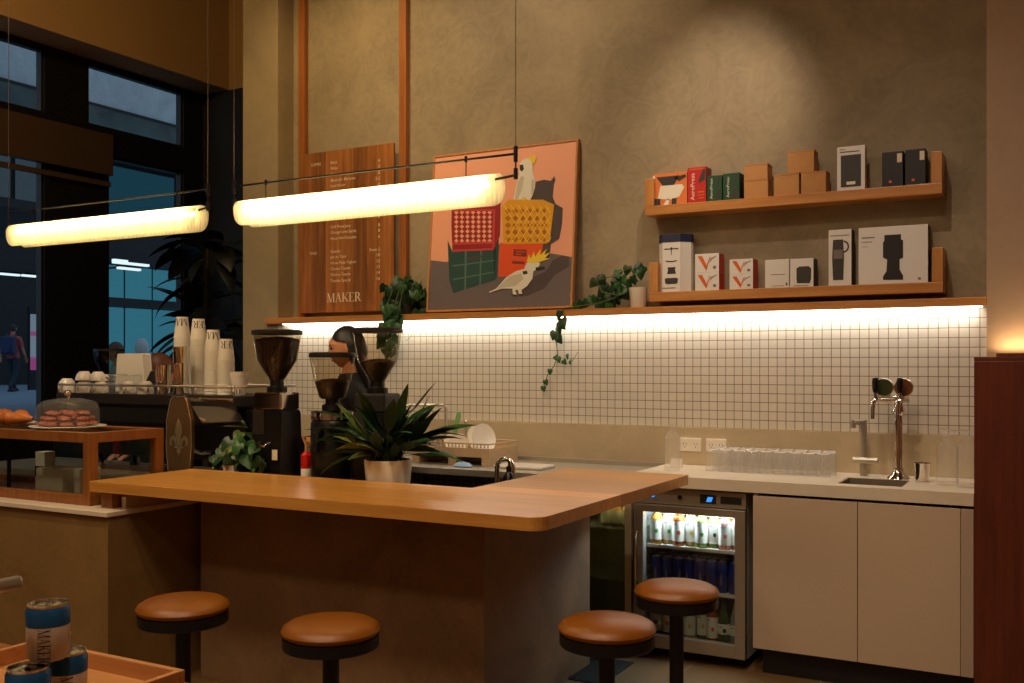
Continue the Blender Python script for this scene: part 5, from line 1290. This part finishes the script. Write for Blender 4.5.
plate_up('small white saucer standing behind the other saucer in the dish rack', 452, 4.97, .052, 1.35, ry=.8)
for lb, x, Y in (('upturned steel jug at the left of the dish rack', 420, 4.90), ('upturned steel jug behind the peace lily in the dish rack', 432, 4.92)):
    t = thing('milk_jug', lb, 'jug', (XY(x, Y), Y, .932)); m = MB(); m.lathe([(.044, 0), (.048, .03), (.046, .085), (.03, .09), (.001, .09)], seg=28, cap=False); m.build('jug_body', 'chrome', t)
    m = MB(); m.tube([(.046, 0, .02), (.075, 0, .025), (.075, 0, .07), (.046, 0, .075)], .005, 8); m.build('handle', 'chrome', t)
t = thing('dish_brush', 'green handled dish brush standing in the dish rack', 'brush', (XY(454, 5.02), 5.02, .935)); m = MB(); m.tube([(0, 0, 0), (.01, 0, .12), (.03, 0, .2), (.034, 0, .23)], [.009, .012, .016, .010], 12); m.build('handle', 'brush', t)
t = thing('steel_flask', 'slim steel whisk stand between the saucers and plates', 'utensil', (XY(466, 5.02), 5.02, .935)); m = MB(); m.tube([(0, 0, 0), (0, 0, .165)], .008, 12); m.ball((0, 0, .17), .012, 0); m.build('shaft', 'steel', t)
t = thing('wall_faucet', 'slim steel faucet with a long horizontal spout behind the dish rack', 'tap', (XY(446, 5.12), 5.12, .8805)); m = MB(); m.tube([(0, 0, 0), (0, 0, .30), (-.01, -.02, .315), (-.20, -.10, .315), (-.24, -.12, .30)], .010, 12); m.build('spout', 'steel', t)
m = MB(); m.lathe([(.022, 0), (.022, .02)], seg=20); m.build('base', 'steel', t)
t = thing('folded_cloth', 'pale blue folded cloth at the bench edge before the dish rack', 'cloth', (XY(463, 4.66), 4.66, .8805)); m = MB(); m.lathe([(.001, 0), (.055, 0), (.06, .006), (.04, .022), (.001, .03)], seg=16, cap=False, sy=.6); m.build('cloth', 'cloth_blue', t)
t = thing('folded_cloth', 'yellow cloth beside the dish rack under the chopping board', 'cloth', (XY(500, 4.99), 4.99, .8805)); m = MB(); m.box(-.05, .06, -.05, .05, 0, .02, bev=.008, seg=3); m.build('cloth', 'sponge', t)
t = thing('chopping_board', 'long cream chopping board lying on the bench right of the dish rack', 'board', (XY(520, 4.78), 4.78, .8805)); m = MB(); m.box(-.12, .17, -.09, .09, 0, .018, bev=.008, seg=3); m.build('board', 'white', t)
# under-bar bench inside the L
t = thing('underbar_bench', 'dark bench tucked under the inner side of the bar arm', 'bench', (0, 0, 0)); m = MB(); m.box(-2.60, -2.14, 4.05, 4.44, 0, .72, bev=.003); m.build('cabinet', 'black_metal', t); m = MB(); m.box(-2.61, -2.14, 4.04, 4.45, .7205, .735); m.build('steel_top', 'steel_dull', t)
x = XY(497, 4.22); t = thing('gooseneck_tap', 'chrome gooseneck tap behind the inner edge of the bar', 'tap', (x, 4.22, .7355))
m = MB(); m.tube([(0, 0, 0), (0, 0, .20)]+[(.045-.045*math.cos(a), 0, .20+.05*math.sin(a)) for a in [PI*i/8 for i in range(1, 9)]]+[(.09, 0, .17)], .012, 14); m.build('spout', 'chrome', t); m = MB(); m.lathe([(.024, 0), (.024, .02)], seg=20); m.build('base', 'chrome', t)
x = XY(509, 4.13); t = thing('soap_bottle', 'dark soap bottle with a black pump beside the gooseneck tap', 'bottle', (x, 4.13, .7355)); m = MB(); m.lathe([(.001, 0), (.03, 0), (.034, .01), (.034, .15), (.026, .18), (.012, .20)], seg=28); m.build('bottle_body', 'soap', t)
m = MB(); m.lathe([(.013, .2), (.013, .225)], seg=16); m.tube([(0, 0, .225), (0, 0, .25), (-.005, 0, .255), (-.035, 0, .25)], .006, 8); m.build('pump', 'black_plastic', t)

# ================================================================== FRIDGES
def fridge(x0, x1, y0, y1, z0, z1, lb, lit):
    t = thing('glass_door_fridge', lb, 'fridge', (x0, y0, z0)); w, d, h = x1-x0, y1-y0, z1-z0; pz = .075
    m = MB(); k = .02
    for a in ((0, k, .05, d, 0, h), (w-k, w, .05, d, 0, h), (k, w-k, d-k, d, 0, h), (k, w-k, .05, d-k, 0, .04), (k, w-k, .05, d-k, h-.09, h)): m.box(*a)
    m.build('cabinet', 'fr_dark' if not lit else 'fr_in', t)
    if lit:
        m = MB(); m.box(0, w, .02, .0495, h-pz, h, bev=.003); cp = m.build('control_panel', 'steel', t)
        m = MB(); m.box(w*.60, w*.74, .0165, .0198, h-pz+.015, h-.018); m.build('display_window', 'ink', cp)
        m = MB(); m.prism([(w*.655, h-pz+.024), (w*.70, h-pz+.024), (w*.715, h-.028), (w*.67, h-.028)], .0150, .0163, fn=lambda a, b, c: (a, c, b)); m.build('blue_digits', 'display', cp)
        m = MB(); m.box(w*.78, w*.96, .0165, .0198, h-pz+.02, h-.022); m.build('maker_badge', 'ink', cp)
        m = MB(); m.tube([(w*.42, .0198, h-pz*.5), (w*.42, .010, h-pz*.5)], .011, 16); m.build('lock', 'black_plastic', cp)
        m = MB(); m.tube([(w*.17, .0198, h-pz*.5), (w*.17, .013, h-pz*.5)], .009, 12); m.build('blue_switch', 'display', cp)
    dt = h-pz-.006 if lit else h-.01
    f_ = .05 if lit else .035
    m = MB()
    for a in ((0, f_, 0, dt), (w-f_, w, 0, dt), (f_, w-f_, 0, f_+.015), (f_, w-f_, dt-f_*.8, dt)): m.box(a[0], a[1], .0, .046, a[2]+.004, a[3], bev=.002)
    dr = m.build('door', 'steel' if lit else 'fr_frame', t)
    m = MB(); m.box(f_+.0005, w-f_-.0005, .018, .024, f_+.0195, dt-f_*.8-.0005); m.build('door_glass', 'pane' if lit else 'smoke_pane', dr)
    if lit: m = MB(); m.tube([(.018, -.001, .2), (.018, -.022, .22), (.018, -.022, dt-.16), (.018, -.001, dt-.14)], .007, 8); m.build('handle', 'chrome', dr)
    return t, w, d, h
M['shelf_glass'] = glass('greenish shelf glass', (240, 238, 226), .05)
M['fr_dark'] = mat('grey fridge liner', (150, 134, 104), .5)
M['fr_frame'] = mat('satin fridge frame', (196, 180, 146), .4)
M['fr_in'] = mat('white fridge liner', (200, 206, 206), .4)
FX0, FX1 = XY(633.5, 4.62), XY(745, 4.62)
t, w, d, h = fridge(FX0, FX1, 4.62, 5.13, .05, .835, 'lit glass door bar fridge full of bottles under the worktop', True)
SH = (.545-.05, .335-.05, .045)
for i, z in enumerate(SH[:2]):
    m = MB(); m.box(.022, w-.022, .07, d-.03, z-.008, z, bev=.002); m.box(.022, w-.022, .064, .0695, z-.012, z+.004); m.build('shelf', 'white', t)
m = MB()
for i in range(11):
    for x in (.022, w-.030): m.box(x, x+.008, .10, d-.06, .12+.05*i, .126+.05*i)
m.build('shelf_rails', 'fr_in', t)
m = MB(); m.box(.06, w-.06, .075, .10, h-.102, h-.092); m.build('interior_light', 'fridge_led', t)
for x in (.05, w-.05):
    for y in (.1, d-.06): m = MB(); m.lathe([(.015, -.0495), (.015, -.0005)], (x, y, 0), 12); m.build('foot', 'black_plastic', t)
def glassy(rgb, nm):
    m_ = mat(nm, rgb, .08); b = m_.node_tree.nodes['Principled BSDF']; b.inputs['Transmission Weight'].default_value = .55; b.inputs['IOR'].default_value = 1.2; return m_
LQ = dict(amber=(226, 150, 50), straw=(232, 206, 130), tea=(196, 96, 36), green=(150, 176, 90), pink=(226, 150, 136), clear=(180, 190, 176), olive=(120, 130, 84), brown=(90, 40, 24))
for k_, c_ in LQ.items(): M['lq_'+k_] = glassy(c_, 'drink '+k_)
M['lab_green'] = mat('green dot', (60, 150, 60), .5); M['lab_orange'] = mat('orange dot', (230, 96, 40), .5); M['lab_yellow'] = mat('yellow dot', (226, 190, 50), .5); M['lab_pink'] = mat('pink dot', (226, 110, 120), .5); M['lab_dark'] = mat('dark mark', (50, 56, 44), .5)
def bottle(lb, x, Y, z, liq, dot, hgt=.185, r=.031, tall=False):
    t = thing('drink_bottle', lb, 'bottle', (x, Y, z)); m = MB()
    if tall: pr = [(.001, 0), (r*.9, 0), (r, .006), (r, hgt*.45), (r*.8, hgt*.6), (r*.45, hgt*.78), (r*.4, hgt*.93)]
    else: pr = [(.001, 0), (r*.9, 0), (r, .006), (r, hgt*.66), (r*.85, hgt*.75), (r*.5, hgt*.80), (r*.48, hgt*.9)]
    m.lathe(pr, seg=22); m.build('bottle_body', 'lq_'+liq, t)
    m = MB(); m.lathe([(r*.52, hgt*.9), (r*.55, hgt*.91), (r*.55, hgt-.002), (r*.4, hgt), (.001, hgt)], seg=18, cap=False); m.build('cap', 'white' if not tall else 'black_plastic', t)
    z0_, z1_ = (hgt*.13, hgt*.66) if not tall else (hgt*.22, hgt*.44)
    m = MB(); m.lathe([(r+.0006, z0_), (r+.0006, z1_)], seg=22, cap=False); lbm = m.build('label', 'paper', t, recalc=False)
    if dot:
        m = MB(); zc = (z0_+z1_)/2; n = 10
        m.face([((r+.0014)*math.sin(.35+.28*math.cos(2*PI*i/n)), -(r+.0014)*math.cos(.35+.28*math.cos(2*PI*i/n)), zc-.006+.011*math.sin(2*PI*i/n)) for i in range(n)])
        m.build('printed_fruit', 'lab_'+dot, lbm, recalc=False)
        m = MB(); m.face([((r+.0014)*math.sin(a), -(r+.0014)*math.cos(a), z_) for a, z_ in ((-.5, z1_-.016), (.0, z1_-.016), (.0, z1_-.011), (-.5, z1_-.011))]); m.build('printed_title', 'grey_ink', lbm, recalc=False)
    return t
top = (('amber', 'green', 'leftmost amber bottle with a green leaf label'), ('straw', 'green', 'straw yellow bottle with a green leaf label'), ('tea', 'orange', 'tea brown bottle with an orange fruit label'), ('straw', 'yellow', 'pale yellow bottle next to the orange fruit one'),
       ('green', 'green', 'green tinted bottle in the middle'), ('green', 'dark', 'pale green bottle with a dark mark'), ('pink', 'pink', 'pink bottle with a pink label'), ('pink', 'pink', 'rightmost pink bottle, half behind the door frame'))
for i, (lq, dt_, lb) in enumerate(top):
    bottle(lb+' on the top fridge shelf', FX0+.079+.0585*i, 4.62+.11+(.02 if i % 2 else 0), .5455, lq, dt_)
for i in range(7):
    bottle('drink bottle in the rear row of the top fridge shelf', FX0+.10+.062*i, 4.62+.225, .5455, ('straw', 'clear', 'amber')[i % 3], None).__setitem__('group', 'rear row of bottles on the top fridge shelf')
c0_ = None
for j in range(2):
    for i in range(8):
        loc = (FX0+.082+.056*i, 4.62+.115+.07*j, .3355)
        if c0_ is None:
            c0_ = thing('drink_can', 'slim navy blue can in the rows on the middle fridge shelf', 'can', loc, 0, 'navy cans on the middle fridge shelf')
            m = MB(); m.lathe([(.001, 0), (.022, 0), (.0265, .008), (.0265, .135), (.0225, .146)], seg=22, cap=False); m.build('can_body', 'can_navy', c0_)
            m = MB(); m.lathe([(.0225, .146), (.0235, .149), (.0215, .149), (.0205, .145), (.001, .145)], seg=22, cap=False); m.build('can_lid', 'alu', c0_)
            m = MB(); m.face([(.0271*math.sin(a), -.0271*math.cos(a), z) for a, z in ((-.15, .04), (.15, .04), (.2, .07), (0, .10), (-.2, .07))]); m.build('printed_mark', 'steel_dull', c0_, recalc=False)
        else: dup(c0_, loc, rz=.25*((i*7+j*3) % 5-2))
bot = (('brown', 'dark', False, 'dark bottle at the far left'), ('brown', 'orange', False, 'dark bottle second from the left'), ('brown', 'orange', False, 'dark bottle third from the left'), ('straw', 'yellow', False, 'cloudy bottle with a yellow fruit label'), ('olive', 'yellow', False, 'squat bottle directly right of the yellow fruit one'), ('tea', 'orange', False, 'squat bottle with an orange red label'), ('olive', 'dark', True, 'taller narrow necked green bottle'), ('clear', 'dark', True, 'narrow necked pale bottle at the far right'))
for i, (lq, dt_, tl, lb) in enumerate(bot):
    bottle(lb+' of the bottom fridge shelf', FX0+.079+.058*i, 4.62+.105+(.03 if i in (4, 2) else 0), .0905, lq, dt_, .225 if tl else .19, .030, tl)
DFX = (-2.46+FX0)/2
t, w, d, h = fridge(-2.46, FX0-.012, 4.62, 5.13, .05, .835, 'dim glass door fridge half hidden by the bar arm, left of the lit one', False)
for z in (.30, .56): m = MB(); m.box(.022, w-.022, .07, d-.03, z-.008, z, bev=.002); m.build('shelf', 'shelf_glass', t)
for x in (.05, w-.05):
    for y in (.1, d-.06): m = MB(); m.lathe([(.015, -.0495), (.015, -.0005)], (x, y, 0), 12); m.build('foot', 'black_plastic', t)
for i, (x, lq) in enumerate(((-2.06, 'straw'), (-2.0, 'amber'), (-1.945, 'straw'))):
    bottle(('left', 'middle', 'right')[i]+' small bottle of the three on the upper shelf of the dark fridge', x, 4.76, .6105, lq, None, .13, .026)
m = MB(); m.box(-2.02, -1.80, 4.12, 4.50, .0002, .004)
gr = m.build('floor_grate', 'grate'); 
m = MB()
for i in range(16): m.box(-2.015+.0135*i, -2.010+.0135*i, 4.125, 4.495, .0042, .008)
m.build('grate_bars', 'grate', gr); tag(gr, 'dark metal floor grate on the tiles beside the bar base', 'grate')

# ================================================================== FOREGROUND TRAY AND CANS
TX0, TX1, TYB, TYF = -1.757, -1.352, 1.262, .86
t = thing('wooden_tray', 'pale wooden tray holding three cans in the bottom left corner', 'tray', (TX0, TYF, .865)); w, d = TX1-TX0, TYB-TYF
M['tray'] = wood('tray pine', (170, 112, 60), (200, 142, 86), 'X', .5)
m = MB(); m.box(.0125, w-.0125, .0125, d-.0125, 0, .008); m.build('tray_floor', 'tray', t)
for a in ((0, w, d-.012, d), (0, w, 0, .012), (0, .012, .0125, d-.0125), (w-.012, w, .0125, d-.0125)): m = MB(); m.box(a[0], a[1], a[2], a[3], 0, .038, bev=.002); m.build('tray_side', 'tray', t)
t = thing('display_table', 'small wooden table under the tray of cans', 'table', (-1.9, .7, 0))
m = MB(); m.box(-.25, .62, -.30, .60, .835, .8645, bev=.003); m.build('table_top', 'oak_case', t)
for x in (-.2, .54):
    for y in (-.25, .52): m = MB(); m.box(x, x+.045, y, y+.045, 0, .8345); m.build('leg', 'oak_case', t)
def can(lb, x, Y, z, yaw):
    t = thing('drink_can', lb, 'can', (x, Y, z)); h, r = .090, .033
    m = MB(); m.lathe([(.001, 0), (.027, 0), (.033, .008), (.033, h-.010), (.030, h-.004)], seg=40, cap=False, mi=0)
    for f in m.bm.faces:
        if f.calc_center_median().z > h-.05 and f.calc_center_median().z < 0: f.material_index = 1
    m.build('can_body', 'can_white', t)
    m = MB(); m.lathe([(.0333, h-.034), (.0334, h-.010), (.0305, h-.0045)], seg=40, cap=False); m.build('blue_band', 'blue_ink', t, recalc=False)
    m = MB(); m.lathe([(.0300, h-.004), (.0315, h), (.0295, h), (.0285, h-.004), (.001, h-.004)], seg=40, cap=False); m.build('can_lid', 'alu', t)
    m = MB(); m.tube([(-.004, 0, h-.003), (.008, 0, h+.001), (.014, 0, h+.0015)], .005, 8, flat=.35); m.prism(oval(-.012, 0, .008, .008, 12), h-.0038, h-.0030); m.build('ring_pull', 'alu', t)
    m = MB(); th = .019
    def fn(a, b):
        ang = yaw-PI/2+(b-th/2)/.0334; return (.0336*math.cos(ang), .0336*math.sin(ang), h-.036-a)
    add_serif(m, 'MAKER', fn, th, kx=.66); m.build('printed_name', 'ink', t, recalc=False)
can('blue banded can stacked on top of the other two in the tray', -1.440, 1.055, .9640, .75); can('blue banded can at the lower left under the stacked one', -1.430, 1.015-.003, .8735, 1.3); can('blue banded can at the lower right of the small stack', -1.455, 1.10, .8735, .95)
p = pY(-30, 592, .95)
t = thing('card_reader', 'rounded silver edge of a card reader at the left frame edge', 'device', (p.x-.02, .95, .8645))
m = MB(); m.box(-.06, .06, -.045, .045, 0, .012, bev=.004); m.tube([(0, 0, .012), (0, 0, .15)], .012, 12); m.build('stand', 'steel_dull', t)
m = MB(); m.box(-.09, .085, -.05, .05, -.010, .010, bev=.0095, seg=4, mtx=Matrix.Translation((0, 0, .215)) @ Matrix.Rotation(-.28, 4, 'Y')); m.build('reader_body', 'steel', t)
for z in (.155,): m = MB(); m.tube([(0, 0, .149), (0, 0, .206)], .010, 12); m.build('neck', 'steel_dull', t)

# ================================================================== PENDANTS
def pendant(lb, xl, xr, tube='lamp_tube', ext=.035):
    Y = 3.2; cx = (xl+xr)/2; L_ = xr-xl; t = thing('pendant_lamp', lb, 'lamp', (cx, Y, 2.035))
    S_arc = .040; flap = .072; prof = []
    n = 12
    tot = PI*S_arc/2+flap
    def pt(s):    # s signed arclength from the crown
        q = abs(s); sg = 1 if s >= 0 else -1
        if q < PI*S_arc/2: a = q/S_arc; return sg*S_arc*math.sin(a), .072+S_arc*math.cos(a)
        e = q-PI*S_arc/2; return sg*(S_arc-.006*(e/flap)), .072-e
    m = MB(); NX = 56; NS = 28; rc = .05; grid = []
    xs = []
    for i in range(NX+1):
        u = i/NX; xs.append(-L_/2+L_*(u if .08 < u < .92 else u))
    xs = sorted(set([-L_/2+rc*(1-math.cos(PI/2*i/8)) for i in range(9)]+[L_/2-rc*(1-math.cos(PI/2*i/8)) for i in range(9)]+[-L_/2+rc+(L_-2*rc)*i/20 for i in range(21)]))
    for x in xs:
        dx = min(x+L_/2, L_/2-x); cut = rc-math.sqrt(max(0, rc*rc-(rc-min(dx, rc))**2))
        sm = tot-cut*1.0
        grid.append([m.bm.verts.new((x, *pt(-sm+2*sm*j/NS))) for j in range(NS+1)])
    for a, b in zip(grid, grid[1:]):
        for j in range(NS): f = m.bm.faces.new((a[j], a[j+1], b[j+1], b[j])); f.smooth = True
    m.build('lamp_shade', 'shade', t, recalc=False)
    m = MB(); m.tube([(-L_/2+.05, 0, .076), (L_/2-.05, 0, .076)], .011, 14); m.build('light_tube', tube, t)
    m = MB(); m.tube([(-L_/2-.03, 0, .178), (L_/2+ext, 0, .178)], .0045, 8); m.build('rod', 'black_metal', t)
    for sx in (-1, 1):
        X = L_/2+ext if sx > 0 else -(L_/2+.035)
        m = MB(); m.tube([(X, 0, .148), (X, 0, .205)], .008, 10); m.tube([(X, 0, .085), (X, 0, .125)], .008, 10); m.tube([(X, 0, .125), (X, 0, .148)], .003, 8); m.tube([(X, 0, .10), (sx*(L_/2-.02), 0, .092)], .005, 8); m.build('end_bracket', 'black_metal', t)
        m = MB(); m.tube([(X, 0, .205), (X, 0, 2.864)], .0016, 6); m.build('suspension_wire', 'steel_dull', t)
        x2 = sx*(L_/2-.13*L_/1.32-.02)
        m = MB(); m.lathe([(.006, .168), (.006, .190)], (x2, 0, 0), 10); m.tube([(x2, 0, .112), (x2, 0, .168)], .0022, 6); m.build('hanger', 'black_metal', t)
    m = MB(); m.box(-.12, .12, -.02, .02, 2.845, 2.8645); m.build('ceiling_rose', 'black_metal', t)
pendant('glowing paper shade pendant lamp hanging in front of the menu board', XY(240, 3.2), XY(500, 3.2), ext=.066)
pendant('glowing paper shade pendant lamp hanging at the left before the dark windows', XY(13, 3.2), XY(202, 3.2), 'lamp_tube_dim')

# ================================================================== LIGHTS
def lamp(nm, kind, loc, energy, rgb, rot=(0, 0, 0), parent=None, **kw):
    l = bpy.data.lights.new(nm, kind); l.energy = energy; c = lin(rgb); l.color = c
    for k_, v_ in kw.items(): setattr(l, k_, v_)
    o = bpy.data.objects.new(nm, l); C.objects.link(o); o.location = loc; o.rotation_euler = rot
    if parent: o.parent = parent
    return o
def aim(loc, tgt): return (Vector(tgt)-Vector(loc)).to_track_quat('-Z', 'Y').to_euler()
WARM = (255, 228, 188)
def downlight(lb, loc, tgt, e, size=1.0, blend=.7, rgb=WARM, rad=.04):
    t = thing('ceiling_spotlight', lb, 'light', loc)
    m = MB(); m.lathe([(.045, .03), (.05, .0), (.05, .12), (.02, .13)], seg=24, cap=False); m.build('can_housing', 'black_metal', t)
    m = MB(); m.lathe([(.001, .031), (.044, .031)], seg=24, cap=False); m.build('lens', 'downlight', t, recalc=False)
    m = MB(); m.tube([(0, 0, .13), (0, 0, 4.9-loc[2]-.0005)], .008, 8); m.build('stem', 'black_metal', t)
    lamp('spot', 'SPOT', (0, 0, -.02), e, rgb, aim(loc, tgt), t, spot_size=size, spot_blend=blend, shadow_soft_size=rad)
downlight('ceiling spotlight washing the wall above the oak shelves', (-1.30, 4.2, 3.95), (-1.66, 5.36, 2.72), 88, .80, 1.0, rgb=(255, 232, 204))
downlight('ceiling spotlight over the menu board', (-4.0, 3.9, 4.6), (-4.1, 5.36, 2.9), 120, 1.3, 1, rgb=(255, 218, 152))
downlight('ceiling spotlight over the painting', (-2.7, 3.6, 4.6), (-2.9, 5.36, 2.8), 130, 1.3, 1)
downlight('ceiling spotlight over the stools', (-1.6, 1.4, 4.6), (-1.7, 3.2, .8), 120, 1.3, 1)
downlight('ceiling spotlight over the pastry case', (-4.3, 1.8, 4.6), (-4.5, 3.4, 1.0), 210, 1.3, 1)
downlight('ceiling spotlight over the stone worktop', (-.9, 3.0, 4.6), (-1.0, 4.9, .8), 125, 1.2, 1, rgb=(255, 234, 212))
downlight('ceiling spotlight over the tray of cans', (-1.5, .2, 4.6), (-1.5, 1.1, .9), 60, .8, 1)
downlight('unseen spotlight added to brighten the left bulkhead', (-4.4, 2.2, 4.6), (-6.67, 4.6, 4.3), 200, 1.7, 1, rgb=(255, 212, 138))  # extra lamp put in because the bulkhead came out too dark
lamp('led_area', 'AREA', (-2.45, 5.17, 1.708), 10.5, (255, 249, 238), (0, 0, 0), shape='RECTANGLE', size=4.2, size_y=.02)
for i, (x, y, lb) in enumerate(((-3.6, .6, 'left unseen fill light added behind the viewpoint'), (-.6, .6, 'right unseen fill light added behind the viewpoint'), (-2.2, -1.4, 'rear unseen fill light added behind the viewpoint'))):
    t = thing('ceiling_fill', lb, 'light', (x, y, 4.80)); m = MB(); m.lathe([(.001, .0995), (.32, .0995), (.34, .09), (.34, .02), (.33, .012)], seg=40, cap=False); m.build('housing', 'black_metal', t)
    m = MB(); m.lathe([(.001, .012), (.325, .012)], seg=40, cap=False); m.build('diffuser', 'downlight', t, recalc=False)
    lamp('disc', 'AREA', (0, 0, .005), 44, (255, 224, 186), (0, 0, 0), t, shape='DISK', size=.62)  # added fill, dressed as a fixture, to brighten the room
lamp('dim_fridge_fill', 'AREA', (DFX, 4.74, .73), 1.6, (255, 236, 190), (0, 0, 0), shape='RECTANGLE', size=.45, size_y=.05)  # fill light added inside a fridge that is unlit
lamp('panel_area', 'AREA', (.9, 5.12, 1.50), 9, (255, 214, 160), (PI, 0, 0), shape='RECTANGLE', size=2.3, size_y=.02)
lamp('fridge_area', 'AREA', (FX0+.28, 4.72, .73), 8.5, (214, 236, 255), (0, 0, 0), shape='RECTANGLE', size=.42, size_y=.05)
w_ = bpy.data.worlds.new('world'); bpy.context.scene.world = w_; w_.use_nodes = True
bg = w_.node_tree.nodes['Background']; bg.inputs[0].default_value = (*lin((138, 158, 178)), 1); bg.inputs[1].default_value = 1.25
